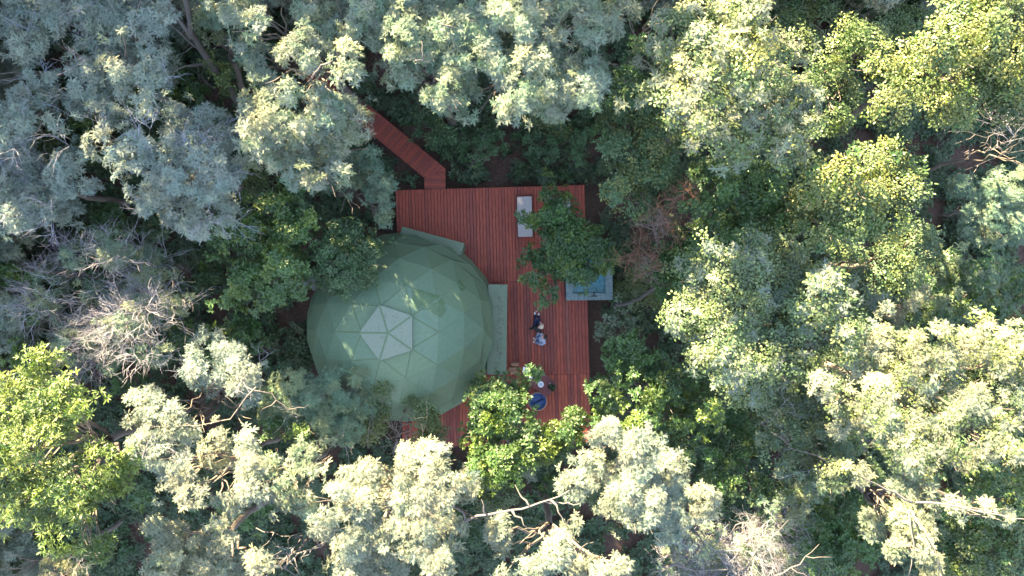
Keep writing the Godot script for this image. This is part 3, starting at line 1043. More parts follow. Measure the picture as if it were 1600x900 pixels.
func person(where: Vector3, label: String, top: Array, trousers: Color, shoes: Color, skin: Color, hair: Color, j: Dictionary) -> void:
	var o := thing("person", where, label, "person")
	var bones := []
	var shirt := func(a: Vector3, b: Vector3, ra: float, rb: float) -> void:
		bones.append([a, b, ra, rb] + top)
	shirt.call(j.hip, j.chest, 0.135, 0.15)
	shirt.call(j.shoulder_l, j.shoulder_r, 0.07, 0.07)
	shirt.call(j.chest, (j.shoulder_l + j.shoulder_r) * 0.5, 0.14, 0.09)
	var neck: Vector3 = (j.shoulder_l + j.shoulder_r) * 0.5
	bones.append([neck, neck.lerp(j.head, 0.7), 0.055, 0.05, skin])
	for s in ["l", "r"]:
		shirt.call(j["shoulder_" + s], j["elbow_" + s], 0.058, 0.046)
		bones.append([j["elbow_" + s], j["wrist_" + s], 0.042, 0.028, skin] if j.get("bare", false) else [j["elbow_" + s], j["wrist_" + s], 0.045, 0.034] + top)
		bones.append([j["hip_" + s], j["knee_" + s], 0.095, 0.065, trousers])
		bones.append([j["knee_" + s], j["ankle_" + s], 0.064, 0.042, trousers])
		bones.append([j["ankle_" + s], j["toe_" + s], 0.046, 0.036, shoes])
	var body := part(o, "body", body_mesh(bones, 0.017, 0.03), M.person)
	var fine := []
	head_and_hands(fine, j.head, j.look, skin)
	part(body, "head", body_mesh(fine, 0.008, 0.012), M.person)
	for s in ["l", "r"]:
		var h := []
		hand(h, j["wrist_" + s], j["wrist_" + s] - j["elbow_" + s] + Vector3(0, -0.05, 0), Vector3.DOWN, skin, 1.0 if s == "l" else -1.0)
		part(body, "hand", body_mesh(h, 0.005, 0.006), M.person)
	var look: Vector3 = j.look.normalized()
	var crown := []
	crown.append([j.head + Vector3(0, 0.03, 0) - look * 0.035, j.head + Vector3(0, 0.045, 0) - look * 0.005, 0.092, 0.088, hair])
	crown.append([j.head - look * 0.06, j.head - look * 0.075 - Vector3(0, j.get("hair_length", 0.08), 0), 0.07, 0.05, hair])
	part(o, "hair", body_mesh(crown, 0.010, 0.02), M.person)

func build_people() -> void:
	var w := at(839, 509.5, 0.2)
	w.y = 0.0
	person(w, "person in black top and navy trousers sitting on deck, legs stretched out", [Color(0.012, 0.012, 0.016)], Color(0.014, 0.022, 0.06), Color(0.62, 0.60, 0.62), Color(0.50, 0.30, 0.23), Color(0.52, 0.42, 0.32), {
		"hip": Vector3(0, 0.13, 0.06), "chest": Vector3(0.05, 0.42, 0.08), "shoulder_l": Vector3(-0.14, 0.50, 0.06), "shoulder_r": Vector3(0.20, 0.52, 0.04), "head": Vector3(0.17, 0.70, -0.03), "look": Vector3(0.2, -0.35, -1),
		"elbow_l": Vector3(-0.27, 0.27, 0.10), "wrist_l": Vector3(-0.22, 0.06, 0.02), "elbow_r": Vector3(0.22, 0.27, -0.06), "wrist_r": Vector3(0.06, 0.30, -0.22), "bare": true,
		"hip_l": Vector3(-0.09, 0.12, 0.02), "hip_r": Vector3(0.09, 0.12, 0.02), "knee_l": Vector3(-0.06, 0.28, -0.26), "knee_r": Vector3(0.07, 0.30, -0.24), "ankle_l": Vector3(-0.07, 0.06, -0.46), "ankle_r": Vector3(0.06, 0.06, -0.43), "toe_l": Vector3(-0.09, 0.09, -0.55), "toe_r": Vector3(0.09, 0.09, -0.51), "hair_length": 0.05})
	w = at(846, 529, 0.2)
	w.y = 0.0
	person(w, "person in speckled blue grey shirt sitting on deck in pale shoes", [Color(0.20, 0.25, 0.36), Color(0.42, 0.46, 0.55)], Color(0.10, 0.13, 0.21), Color(0.60, 0.58, 0.58), Color(0.52, 0.27, 0.23), Color(0.03, 0.022, 0.02), {
		"hip": Vector3(0.03, 0.13, 0.03), "chest": Vector3(0.03, 0.40, 0.0), "shoulder_l": Vector3(0.10, 0.49, 0.15), "shoulder_r": Vector3(0.0, 0.49, -0.17), "head": Vector3(0.10, 0.68, -0.10), "look": Vector3(-0.8, -0.4, -0.2),
		"elbow_l": Vector3(0.02, 0.26, 0.25), "wrist_l": Vector3(-0.16, 0.26, 0.18), "elbow_r": Vector3(-0.13, 0.26, -0.22), "wrist_r": Vector3(-0.22, 0.28, -0.04),
		"hip_l": Vector3(0.0, 0.12, 0.11), "hip_r": Vector3(0.0, 0.12, -0.05), "knee_l": Vector3(-0.20, 0.34, 0.15), "knee_r": Vector3(-0.20, 0.32, -0.02), "ankle_l": Vector3(-0.22, 0.06, 0.13), "ankle_r": Vector3(-0.20, 0.06, 0.0), "toe_l": Vector3(-0.33, 0.05, 0.15), "toe_r": Vector3(-0.32, 0.05, 0.01), "hair_length": 0.06})
	var c := at(838, 486, 0.0)
	var cup := thing("pink_cup", Vector3(c.x, 0.001, c.z), "pale pink cup standing on deck by the white shoes", "cup")
	part(cup, "bowl", lathe([Vector2(0.001, 0.004), Vector2(0.03, 0.0), Vector2(0.045, 0.10), Vector2(0.039, 0.10), Vector2(0.026, 0.01), Vector2(0.001, 0.01)], 14), mat(Color(0.55, 0.32, 0.32), 0.4))
	part(cup, "rim", lathe([Vector2(0.046, 0.096), Vector2(0.047, 0.102), Vector2(0.040, 0.103)], 14), mat(Color(0.6, 0.42, 0.4), 0.4))

# ---------- trees ----------
# species: [sprays, material, leaf colours (linear), lobe radius from, to, sprays per square metre, size from, to]
var species := {}
var covered := []
func make_species() -> void:
	species = {
		"wattle": [S.wattle, M.feather, [Color(0.195, 0.225, 0.172), Color(0.172, 0.210, 0.165), Color(0.215, 0.235, 0.165)], 0.22, 0.55, 31.0, 0.65, 1.05],
		"green_wattle": [S.wattle, M.feather, [Color(0.150, 0.195, 0.125), Color(0.120, 0.180, 0.120), Color(0.175, 0.200, 0.110)], 0.22, 0.52, 31.0, 0.62, 1.0],
		"rosette": [S.rosette, M.leaf, [Color(0.055, 0.110, 0.034), Color(0.065, 0.125, 0.036), Color(0.045, 0.090, 0.034), Color(0.095, 0.145, 0.030)], 0.2, 0.45, 22.0, 0.75, 1.15],
		"dark_rosette": [S.rosette, M.leaf, [Color(0.050, 0.098, 0.042), Color(0.058, 0.108, 0.044)], 0.25, 0.5, 24.0, 0.6, 0.9],
		"narrow": [S.narrow, M.leaf, [Color(0.105, 0.155, 0.034), Color(0.125, 0.170, 0.036), Color(0.085, 0.135, 0.036)], 0.22, 0.5, 20.0, 0.75, 1.15],
		"creeper": [S.creeper, M.leaf, [Color(0.095, 0.140, 0.052), Color(0.115, 0.152, 0.056), Color(0.084, 0.132, 0.058), Color(0.132, 0.158, 0.050)], 0.22, 0.58, 23.0, 0.75, 1.25],
		"round": [S.round_leaf, M.leaf, [Color(0.085, 0.120, 0.065), Color(0.100, 0.135, 0.080)], 0.30, 0.5, 16.0, 0.8, 1.1],
		"twig": [S.twig, M.twig, [Color(0.25, 0.245, 0.27), Color(0.30, 0.295, 0.32), Color(0.20, 0.195, 0.21)], 0.35, 0.7, 6.5, 0.7, 1.3],
		"red_twig": [S.tangle, M.twig, [Color(0.24, 0.125, 0.085), Color(0.20, 0.14, 0.125), Color(0.26, 0.145, 0.10)], 0.25, 0.5, 14.0, 0.5, 0.9],
	}

func plant(called: String, category: String, label: String, kinds: Array, height: float, blobs: Array, opts := {}) -> Node3D:
	# blobs: [px, py, radius in px] of the crown's outline in the photograph; heights fall away from the crown's middle
	var r := RandomNumberGenerator.new()
	r.seed = hash(label) + int(opts.get("seed", 0))
	var mid := Vector2.ZERO
	var weight := 0.0
	for b in blobs:
		mid += Vector2(b[0], b[1]) * b[2]
		weight += b[2]
	mid /= weight
	var base: Vector3
	if opts.has("base"):
		base = at(opts.base[0], opts.base[1], 0.0)
	else:
		base = at(mid.x, mid.y, height * 0.8)
	base.y = ground_y(base.x, base.z)
	var o := thing(called, base, label, category, opts.get("group", ""))
	var droop: float = opts.get("droop", 0.22)
	var flat: float = opts.get("flat", 0.72)
	var placed := []
	for k in kinds.size():
		placed.append([])
	var centres := []
	for b in blobs:
		covered.append(b)
		var top: float = height - droop * Vector2(b[0], b[1]).distance_to(mid) * PIXEL * 0.75 + r.randf_range(-1.2, 0.6) * minf(1.0, height / 8.0) + (b[3] if b.size() > 3 else 0.0)
		var R: float = b[2] * PIXEL * (CAMERA_HEIGHT - top) / CAMERA_HEIGHT * opts.get("swell", 1.22 if mid.x > 1000.0 else 1.13)
		var c := at(b[0], b[1], top - R * flat * 0.5)
		c.y = top - R * flat
		centres.append([c, R])
		var sp0: Array = species[kinds[0][0]]
		var n := int(ceil(pow(R / 0.42, 2.0) * 1.5)) + 1
		var lobes := []
		var skirt := int(n * 0.6) if top > 5.0 else 0
		for i in (n + skirt) * 3:
			if lobes.size() >= n + skirt: break
			var lower := lobes.size() >= n
			var u := r.randf() * TAU
			var y := r.randf_range(-0.05, 1.0)
			var d := Vector3(cos(u) * sqrt(maxf(0.0, 1 - y * y)), y, sin(u) * sqrt(maxf(0.0, 1 - y * y)))
			var rs: float = minf(r.randf_range(sp0[3], sp0[4]), R * 0.8)
			var lc: Vector3 = c + d * Vector3(1, flat, 1) * maxf(0.05, R - rs * 0.8) * r.randf_range(0.6, 1.14)
			if lower:      # the crown's deep lower storey, hanging below its lit top
				lc = Vector3(c.x + cos(u) * R * 0.85 * sqrt(r.randf()), c.y - r.randf_range(0.3, 0.42 * top), c.z + sin(u) * R * 0.85 * sqrt(r.randf()))
				rs = r.randf_range(0.45, 0.7)
			var near := false
			for q in lobes:
				if lc.distance_to(q[0]) < 0.72 * (rs + q[1]): near = true
			if near: continue
			lobes.append([lc, rs])
			if noise.get_noise_3d(lc.x * 1.1, lc.y * 1.1, lc.z * 1.1 + 30.0) < (-0.9 if opts.get("full", false) else -0.34 if mid.x > 1000.0 else -0.22) and R > 0.5:
				continue
			var lobe_tone := r.randf_range(0.78, 1.2)
			var lobe_hue := r.randi()
			for k in kinds.size():
				var sp: Array = species[kinds[k][0]]
				var count := int(TAU * rs * rs * sp[5] * kinds[k][1] * r.randf_range(0.7, 1.25) * (0.55 if lower else 1.0))
				if lower and kinds[k][0] == "twig": count = 0
				for q in count:
					var uu := r.randf() * TAU
					var yy := r.randf_range(-0.2, 1.0)
					var dd := Vector3(cos(uu) * sqrt(maxf(0.0, 1 - yy * yy)), yy, sin(uu) * sqrt(maxf(0.0, 1 - yy * yy)))
					var deep := 1.0 - 0.45 * pow(r.randf(), 2.5)
					var p := lc + dd * Vector3(1, 0.8, 1) * rs * deep * r.randf_range(0.9, 1.15)
					if r.randf() < 0.08: p += (dd + d) * r.randf_range(0.08, 0.3)
					if noise.get_noise_3d(p.x * 2.2, p.y * 2.2, p.z * 2.2) < -0.25:
						continue
					placed[k].append([p, dd, d, lobe_tone, lobe_hue])
	# crown
	for k in kinds.size():
		var sp: Array = species[kinds[k][0]]
		var list: Array = placed[k]
		if list.is_empty():
			continue
		var mm := MultiMesh.new()
		mm.transform_format = MultiMesh.TRANSFORM_3D
		mm.use_colors = true
		mm.mesh = sp[0][r.randi() % sp[0].size()]
		mm.instance_count = list.size()
		var tint: Color = opts.get("tint", Color(1, 1, 1))  # warm hues put sunlight into some crowns, cool hues shade; others are own colour
		for i in list.size():
			var e: Array = list[i]
			var up: Vector3 = (e[1] * 0.75 + e[2] * 0.35 + Vector3.UP * 0.55 + Vector3(r.randf_range(-0.35, 0.35), r.randf_range(-0.2, 0.2), r.randf_range(-0.35, 0.35))).normalized()
			var x := up.cross(Vector3(r.randf_range(-1, 1), r.randf_range(-1, 1), r.randf_range(-1, 1))).normalized()
			if x.length() < 0.5: x = up.cross(Vector3.RIGHT).normalized()
			var s := r.randf_range(sp[6], sp[7])
			mm.set_instance_transform(i, Transform3D(Basis(x * s, up * s, x.cross(up) * s), e[0] - base))
			var c: Color = sp[2][(int(e[4] % 97) + (1 if r.randf() < 0.3 else 0)) % sp[2].size()]
			var tone: float = e[3] * r.randf_range(0.82, 1.18)
			mm.set_instance_color(i, Color(c.r * tint.r * tone * r.randf_range(0.93, 1.08), c.g * tint.g * tone, c.b * tint.b * tone))
		var crown := MultiMeshInstance3D.new()
		crown.name = {"twig": "bare_twigs", "red_twig": "bare_twigs"}.get(kinds[k][0], "crown" if k == 0 else "creeper" if kinds[k][0] == "creeper" else "side_foliage")
		crown.multimesh = mm
		crown.material_override = sp[1]
		crown.set_meta("kind", "stuff")
		o.add_child(crown, true)
	# trunk and limbs
	var bark: Material = M.pale_bark if opts.get("pale", false) else M.bark
	var girth: float = opts.get("girth", clampf(height * 0.016, 0.03, 0.19))
	var fork_at := base + Vector3(0, maxf(0.4, (height - base.y) * 0.42), 0)
	var m3 := at(mid.x, mid.y, height * 0.6)
	fork_at.x = lerpf(base.x, m3.x, 0.6)
	fork_at.z = lerpf(base.z, m3.z, 0.6)
	var st := mb()
	var pts := bent(Vector3(0, -0.15, 0), fork_at - base, 0.0, girth * 0.8, 6)
	tube(st, pts, taper(7, girth * 1.2, girth * 0.8), 8)
	part(o, "trunk", done(st), bark)
	for e in centres:
		var sl := mb()
		var end: Vector3 = e[0] - base + Vector3(0, e[1] * 0.3, 0)
		var lp := bent(fork_at - base - Vector3(0, 0.1, 0), end, 0.1 * e[1], 0.16, 6)
		tube(sl, lp, taper(7, girth * 0.55, 0.012), 5)
		# finer branches that fan out inside the clump
		for k in 4:
			var a := r.randf() * TAU
			var tip: Vector3 = end + Vector3(cos(a) * e[1] * 0.8, r.randf_range(0.0, 0.35) * e[1], sin(a) * e[1] * 0.8)
			tube(sl, bent(lp[4], tip, 0.08, 0.07, 4), taper(5, girth * 0.2 + 0.008, 0.006), 4)
		part(o, "limb", done(sl), bark)
	# limbs that the photograph shows bare: [[px, py, height], ...], radii in metres
	for b in opts.get("bare", []):
		var path := []
		for p in b[0]:
			path.append(at(p[0], p[1], p[2]) - base)
		var fine := [path[0]]
		for i in path.size() - 1:
			for q in [0.33, 0.66, 1.0]:
				fine.append(path[i].lerp(path[i + 1], q) + (Vector3.ZERO if q == 1.0 else Vector3(r.randf_range(-0.05, 0.05), r.randf_range(-0.04, 0.04), r.randf_range(-0.05, 0.05))))
		var sb := mb()
		tube(sb, fine, taper(fine.size(), b[1] * 0.6, b[2] * (0.6 if b[1] > 0.15 else 0.3)), 7)
		for i in range(2, fine.size() - 1, 2):
			if b[1] < 0.13 and b.size() < 4:
				var d2 := Vector3(r.randf_range(-1, 1), r.randf_range(-0.2, 0.5), r.randf_range(-1, 1)).normalized()
				tube(sb, bent(fine[i], fine[i] + d2 * r.randf_range(0.4, 1.0), 0.05, 0.06, 4), taper(5, b[2] * 0.6 + 0.006, 0.005), 4)
		part(o, "limb", done(sb), M.pale_bark)
	return o

func build_undergrowth() -> void:
	var spots := []
	var low := []
	var fallen := []
	var dome := Vector2(-4.33, 1.57)
	var k := 0
	while k < 26000:
		k += 1
		var x := rng.randf_range(-24.0, 24.0)
		var z := rng.randf_range(-15.0, 15.0)
		var p := Vector2(x, z)
		if p.distance_to(dome) < 4.5: continue
		if x > -5.2 and x < 3.9 and z > -4.5 and z < 7.0: continue
		var along := (p - Vector2(-3.66, -4.59)).dot(Vector2(0.77, 0.638))
		if along < 0.6 and along > -8.0 and absf((p - Vector2(-3.66, -4.59)).dot(Vector2(-0.638, 0.77)) + 0.43) < 0.75: continue
		if x > -4.0 and x < -2.5 and z > -5.4 and z < -4.0: continue
		var y := ground_y(x, z)
		if k % 2 == 0: fallen.append([Vector3(x, y + 0.015, z), rng.randf_range(0.7, 1.3)])
		var n := noise.get_noise_2d(x * 0.9 + 40.0, z * 0.9)
		if n > -0.2:
			var h := rng.randf() * 0.5 * clampf((n + 0.2) * 3.0, 0.2, 1.0)
			(spots if rng.randf() < 0.6 else low).append([Vector3(x, y + 0.15 + h, z), rng.randf_range(0.8, 1.5)])
	tag(scatter(self, "undergrowth", S.rosette[1], M.leaf, spots, Color(0.054, 0.096, 0.042), 0.35, 2.5), "dark green leafy undergrowth covering the forest floor", "undergrowth")
	tag(scatter(self, "fern_cover", S.wattle[1], M.feather, low, Color(0.080, 0.120, 0.070), 0.35, 2.0), "fine feathery ground cover between the tree trunks", "ground cover")
	tag(scatter(self, "leaf_litter", S.litter[0], M.twig, fallen, Color(0.10, 0.06, 0.042), 0.5, 0.6), "fallen brown leaves scattered over the red earth", "leaf litter")

func build_trees() -> void:
	make_species()
	var W := "wattle"
	var t := "tree"
	# upper left
	plant("wattle_tree", t, "broad silver blue wattle above the long bare grey branch", [[W, 1.0], ["twig", 0.2]], 9.5, [[20, 30, 55], [100, 20, 55], [180, 35, 60], [50, 110, 60], [135, 115, 60], [205, 100, 50], [35, 185, 45], [240, 30, 35]], {"tint": Color(0.95, 1.0, 1.08), "bare": [[[[300, 190, 4.5], [230, 172, 5.4], [165, 178, 6.0], [130, 165, 6.4], [85, 150, 6.5]], 0.11, 0.06]]})
	plant("wattle_tree", t, "silver blue wattle beside the ivy clad leaning trunk", [[W, 1.0], ["twig", 0.25]], 8.8, [[195, 200, 50], [260, 190, 50], [315, 210, 45], [235, 265, 55], [300, 265, 55], [340, 250, 35], [280, 320, 45], [330, 310, 40], [308, 358, 22], [160, 225, 30]], {"tint": Color(0.94, 1.0, 1.12), "bare": [[[[310, 240, 8.9], [330, 222, 9.1], [352, 218, 9.2]], 0.03, 0.02]]})
	plant("wattle_tree", t, "dull silver wattle with drooping twigs above the dead twiggy tree", [[W, 0.95], ["twig", 0.3]], 7.4, [[15, 280, 48], [65, 300, 48], [110, 270, 42], [25, 325, 35], [80, 330, 28], [10, 230, 40]], {"tint": Color(0.95, 1.0, 1.10)})
	plant("leaning_tree", t, "leaning grey trunk wrapped in bright ivy with bare limbs", [["green_wattle", 0.9], ["creeper", 0.2]], 8.0, [[325, 25, 30], [350, 60, 28], [375, 20, 22]], {"base": [385, 175], "bare": [[[[372, 160, 2.5], [345, 118, 4.6], [320, 86, 6.0], [298, 50, 7.2], [290, 0, 8.4], [286, -40, 9.2]], 0.22, 0.11], [[[342, 110, 4.9], [315, 100, 5.4], [290, 103, 5.9], [245, 120, 6.4]], 0.13, 0.05], [[[322, 88, 5.9], [290, 60, 6.8], [265, 38, 7.4], [210, 42, 8.0]], 0.09, 0.03], [[[300, 60, 7.0], [270, 20, 7.6], [262, -20, 8]], 0.14, 0.08]]})
	plant("ivy_vine", "ivy", "bright ivy leaves climbing the leaning grey trunk", [["creeper", 2.2]], 5.3, [[338, 108, 9], [348, 124, 10], [357, 140, 9, -0.8], [330, 96, 7, 0.7]], {"base": [383, 172], "girth": 0.02, "tint": Color(1.02, 1.02, 0.81)})
	plant("wattle_tree", t, "sun washed olive silver wattle spreading over the walkway end", [["green_wattle", 0.55], [W, 0.5]], 10.6, [[400, 25, 50], [460, 35, 55], [520, 45, 42], [395, 95, 38], [450, 105, 48], [500, 115, 40], [550, 10, 40], [545, 95, 30]], {"bare": [[[[480, 130, 9.0], [494, 112, 10.4], [510, 100, 10.7], [518, 95, 10.9]], 0.06, 0.06, 0]]})
	plant("wattle_tree", t, "pale olive wattle with fluffy tufts left of the walkway", [["green_wattle", 0.5], [W, 0.5]], 9.6, [[410, 175, 48], [470, 175, 50], [520, 185, 42], [425, 235, 48], [485, 240, 48], [545, 205, 32], [545, 240, 38], [510, 280, 35], [405, 215, 30]], {})
	plant("wattle_tree", t, "shaded green wattle overhanging the deck corner by the dome", [["green_wattle", 1.0], ["twig", 0.12]], 6.4, [[545, 275, 40], [585, 285, 30], [595, 320, 24], [545, 315, 26], [598, 345, 14], [575, 250, 25]], {"swell": 1.0, "base": [520, 300], "tint": Color(0.95, 1.02, 1.03)})
	# top middle
	plant("wattle_tree", t, "dense sea green wattle overhanging the walkway", [[W, 0.6], ["green_wattle", 0.5]], 10.5, [[595, 35, 42], [650, 55, 52], [715, 45, 55], [620, 105, 36], [690, 115, 48], [645, 125, 25], [720, 165, 24], [700, 150, 28]], {"tint": Color(0.95, 1.03, 0.97), "bare": [[[[695, 38, 10.6], [715, 46, 10.5], [745, 60, 10.2]], 0.06, 0.05], [[[648, 95, 10.7], [672, 98, 10.6]], 0.04, 0.03]]})
	plant("wattle_tree", t, "huge sea green wattle above the dark ferny hollow", [[W, 0.7], ["green_wattle", 0.4]], 10.8, [[785, 45, 58], [850, 50, 58], [915, 35, 48], [760, 115, 48], [830, 115, 50], [900, 105, 48], [795, 165, 30], [740, 160, 22], [875, 148, 32], [925, 130, 28], [970, 15, 30], [790, -20, 50], [880, -20, 50]], {"tint": Color(0.96, 1.02, 0.98), "base": [840, 60]})
	plant("broadleaf_tree", t, "dark glossy tree between the sea green wattle and bright treetop", [["rosette", 0.8], ["creeper", 0.3]], 7.6, [[1000, 55, 34], [975, 105, 28], [1020, 20, 28], [985, 140, 25]], {"tint": Color(0.97, 1.01, 1.04)})
	# upper right
	plant("creeper_tree", t, "tall sunlit tree smothered in fine pale creepers above bare tangle", [["creeper", 0.75], [W, 0.35]], 12.0, [[1060, 50, 38], [1110, 30, 45], [1170, 35, 40], [1045, 115, 42], [1115, 100, 55], [1185, 95, 50], [1240, 75, 32], [1100, 170, 48], [1180, 170, 52], [1245, 160, 42], [1270, 200, 26], [1220, 225, 38], [1150, 225, 30], [1010, 95, 18]], {"tint": Color(1.02, 1.0, 0.92), "droop": 0.45})
	plant("broadleaf_tree", t, "shaded green tree with loose vines right of the dark hollow", [["dark_rosette", 0.5], ["creeper", 0.6]], 7.2, [[985, 195, 42], [1025, 235, 42], [958, 230, 26], [1050, 185, 38], [990, 270, 32], [1035, 285, 28], [962, 290, 20], [1000, 320, 18]], {"tint": Color(0.98, 1.01, 0.98)})
	plant("broadleaf_tree", t, "round fresh green tree with lime shoot tips by the dead tangle", [["rosette", 1.0]], 8.4, [[1120, 285, 42], [1180, 285, 48], [1205, 335, 40], [1130, 345, 45], [1085, 325, 20], [1165, 375, 30], [1215, 290, 25]], {"droop": 0.4, })
	plant("broadleaf_tree", t, "low dark green tree beneath the dead tangle of twigs", [["rosette", 1.0]], 5.2, [[1060, 390, 28], [1040, 425, 24], [1095, 400, 34], [1070, 440, 24], [1030, 460, 16]], {"tint": Color(0.96, 1.02, 0.99)})
	plant("creeper_tree", t, "sunlit ridge of yellow green creeper in the far corner", [["creeper", 0.9], ["rosette", 0.15]], 10.6, [[1380, 125, 36], [1430, 95, 44], [1490, 70, 48], [1550, 50, 50], [1595, 20, 40], [1400, 165, 32], [1460, 145, 48], [1530, 120, 50], [1590, 100, 45], [1510, 20, 42], [1560, -10, 40], [1350, 110, 22], [1500, 170, 28], [1580, 160, 30]], {"tint": Color(1.05, 1.0, 0.85), "droop": 0.3})
	plant("creeper_shrub", "shrub", "dim creeper mound between the two sunlit treetops", [["creeper", 1.0]], 6.5, [[1330, 55, 32], [1290, 105, 28], [1320, 135, 28], [1365, 65, 24], [1270, 150, 20], [1310, 175, 20]], {"tint": Color(0.96, 1.03, 0.96)})
	plant("creeper_shrub", "shrub", "dark creeper curtain beyond the tall pale creeper tree", [["creeper", 0.8]], 4.0, [[1240, 25, 32], [1300, 15, 30], [1270, 55, 24], [1380, 20, 30], [1430, 40, 25]], {"tint": Color(0.94, 1.03, 1.03)})
	plant("creeper_tree", t, "sunlit yellowish tree dense with small leaves and dusky lower side", [["creeper", 0.8], ["rosette", 0.25]], 10.0, [[1290, 280, 38], [1345, 270, 44], [1400, 270, 42], [1270, 325, 34], [1330, 330, 44], [1390, 330, 38], [1430, 300, 24], [1260, 365, 24]], {"droop": 0.45, "tint": Color(1.05, 1.0, 0.85)})
	plant("creeper_tree", t, "dusky tree of bluish small leaves below the sunlit yellowish tree", [["creeper", 1.0]], 6.4, [[1400, 400, 38], [1440, 385, 26], [1365, 415, 28], [1430, 430, 26], [1330, 395, 26], [1380, 440, 22]], {"tint": Color(0.93, 1.01, 1.13)})
	plant("wattle_tree", t, "dim blue green wattle in the deep shade at forest edge", [["green_wattle", 0.9]], 3.6, [[1510, 310, 34], [1560, 315, 40], [1595, 290, 28], [1540, 350, 30], [1590, 350, 30]], {"tint": Color(0.92, 1.03, 1.06)})
	plant("broadleaf_tree", t, "small domed tree catching light above a dark hollow", [["rosette", 0.5], ["green_wattle", 0.5]], 6.4, [[1510, 450, 38], [1560, 460, 38], [1540, 430, 30], [1500, 490, 32], [1560, 500, 34], [1595, 440, 28], [1530, 520, 24]], {"tint": Color(0.96, 1.02, 0.99)})
	plant("vine_tangle", "vines", "thin bare looping vines over the dark gap", [["twig", 0.35]], 5.0, [[1560, 225, 30], [1590, 245, 25], [1520, 235, 20]], {"bare": [[[[1600, 195, 6], [1555, 190, 5.6], [1530, 175, 5.2]], 0.014, 0.01], [[[1600, 235, 5.6], [1545, 250, 5.2], [1490, 275, 4.8]], 0.012, 0.01], [[[1570, 205, 5.5], [1540, 215, 5], [1500, 205, 4.6], [1450, 245, 4]], 0.012, 0.008]]})
	# right middle and below
	plant("creeper_tree", t, "great mound of silvery creeper draped over a broad crown", [["creeper", 0.85], [W, 0.22]], 9.6, [[1105, 435, 46], [1160, 415, 48], [1220, 405, 40], [1098, 495, 42], [1160, 495, 58], [1230, 465, 55], [1290, 465, 42], [1340, 475, 32], [1135, 560, 42], [1195, 560, 46], [1265, 540, 44], [1325, 530, 30], [1170, 605, 34], [1305, 430, 26]], {"full": true, "droop": 0.2, "tint": Color(0.97, 1.01, 1.05), "flat": 0.8})
	plant("wattle_branch_tree", t, "thin golden wattle shoots reaching out over a black gap", [[W, 1.0]], 8.6, [[1385, 490, 13], [1405, 478, 12], [1425, 468, 12], [1440, 462, 9], [1400, 500, 9]], {"base": [1400, 500], "tint": Color(1.06, 1.00, 0.84), "girth": 0.06})  # yellow tint puts sunlight into the leaf colour of these shoots
	plant("wattle_tree", t, "vast sunlit cream green wattle on the forest's bright side", [[W, 0.6], ["creeper", 0.45]], 10.0, [[1340, 590, 42], [1400, 565, 44], [1460, 555, 45], [1530, 555, 48], [1590, 555, 45], [1390, 635, 50], [1460, 635, 50], [1530, 640, 50], [1595, 630, 40], [1330, 650, 40], [1430, 695, 40], [1500, 695, 42], [1300, 610, 25], [1560, 690, 35]], {"tint": Color(1.03, 1.00, 0.90), "droop": 0.14, "flat": 0.6})
	plant("mixed_tree", t, "dull green tree hung with creeper and thin grey stems", [["creeper", 0.6], ["green_wattle", 0.4], ["twig", 0.15]], 7.0, [[1225, 640, 38], [1275, 640, 38], [1235, 695, 38], [1290, 695, 42], [1260, 745, 36], [1310, 745, 30], [1250, 790, 24]], {"bare": [[[[1310, 760, 5.5], [1295, 718, 6.9], [1240, 702, 7.2], [1205, 675, 7.4]], 0.045, 0.03]]})
	plant("wattle_tree", t, "sunlit wattle with pale limbs radiating like a star", [[W, 0.9], ["green_wattle", 0.25]], 10.2, [[1400, 785, 36], [1370, 775, 26], [1432, 775, 30], [1375, 815, 26], [1420, 825, 28], [1350, 750, 12], [1438, 858, 15], [1462, 890, 16], [1405, 865, 15], [1500, 790, 12], [1540, 798, 12], [1575, 805, 14]], {"tint": Color(1.02, 1.01, 0.91), "bare": [[[[1425, 785, 9.8], [1385, 765, 10.0], [1342, 742, 10.2]], 0.07, 0.03, 0], [[[1430, 785, 9.8], [1500, 792, 10.2], [1560, 804, 10.4], [1620, 815, 10.5]], 0.06, 0.04, 0], [[[1425, 800, 9.8], [1450, 840, 10.3], [1468, 890, 10.4]], 0.06, 0.03, 0], [[[1420, 800, 9.8], [1428, 850, 10.0], [1420, 900, 10.0]], 0.05, 0.03, 0]]})
	plant("broadleaf_tree", t, "bright green leafy tree under the star limbed wattle", [["creeper", 0.6], ["rosette", 0.5]], 7.0, [[1520, 830, 38], [1570, 780, 36], [1500, 875, 38], [1560, 870, 44], [1595, 725, 36], [1540, 745, 28], [1600, 830, 30]], {})
	plant("broadleaf_shrub", "shrub", "dark leafy shrub below the dull creeper hung tree", [["rosette", 0.8]], 4.4, [[1290, 830, 36], [1330, 865, 38], [1350, 820, 28], [1290, 880, 30]], {"tint": Color(0.95, 1.02, 1.02)})
	plant("dead_tree", t, "bleached leafless tree with tangled white branches", [["twig", 0.85], ["green_wattle", 0.35]], 5.8, [[1080, 870, 40], [1130, 850, 40], [1180, 850, 40], [1220, 860, 38], [1150, 890, 40], [1050, 880, 24], [1220, 810, 22]], {"pale": true, "bare": [[[[1035, 885, 6.4], [1060, 882, 6.6], [1085, 892, 6.6], [1170, 892, 6.8]], 0.09, 0.05], [[[1140, 850, 6.6], [1150, 820, 7.0], [1185, 812, 7.2]], 0.045, 0.03], [[[1165, 890, 6.8], [1185, 855, 7.2], [1232, 812, 7.4]], 0.045, 0.02], [[[1210, 900, 6.8], [1250, 882, 7], [1280, 850, 7.2]], 0.05, 0.02]]})
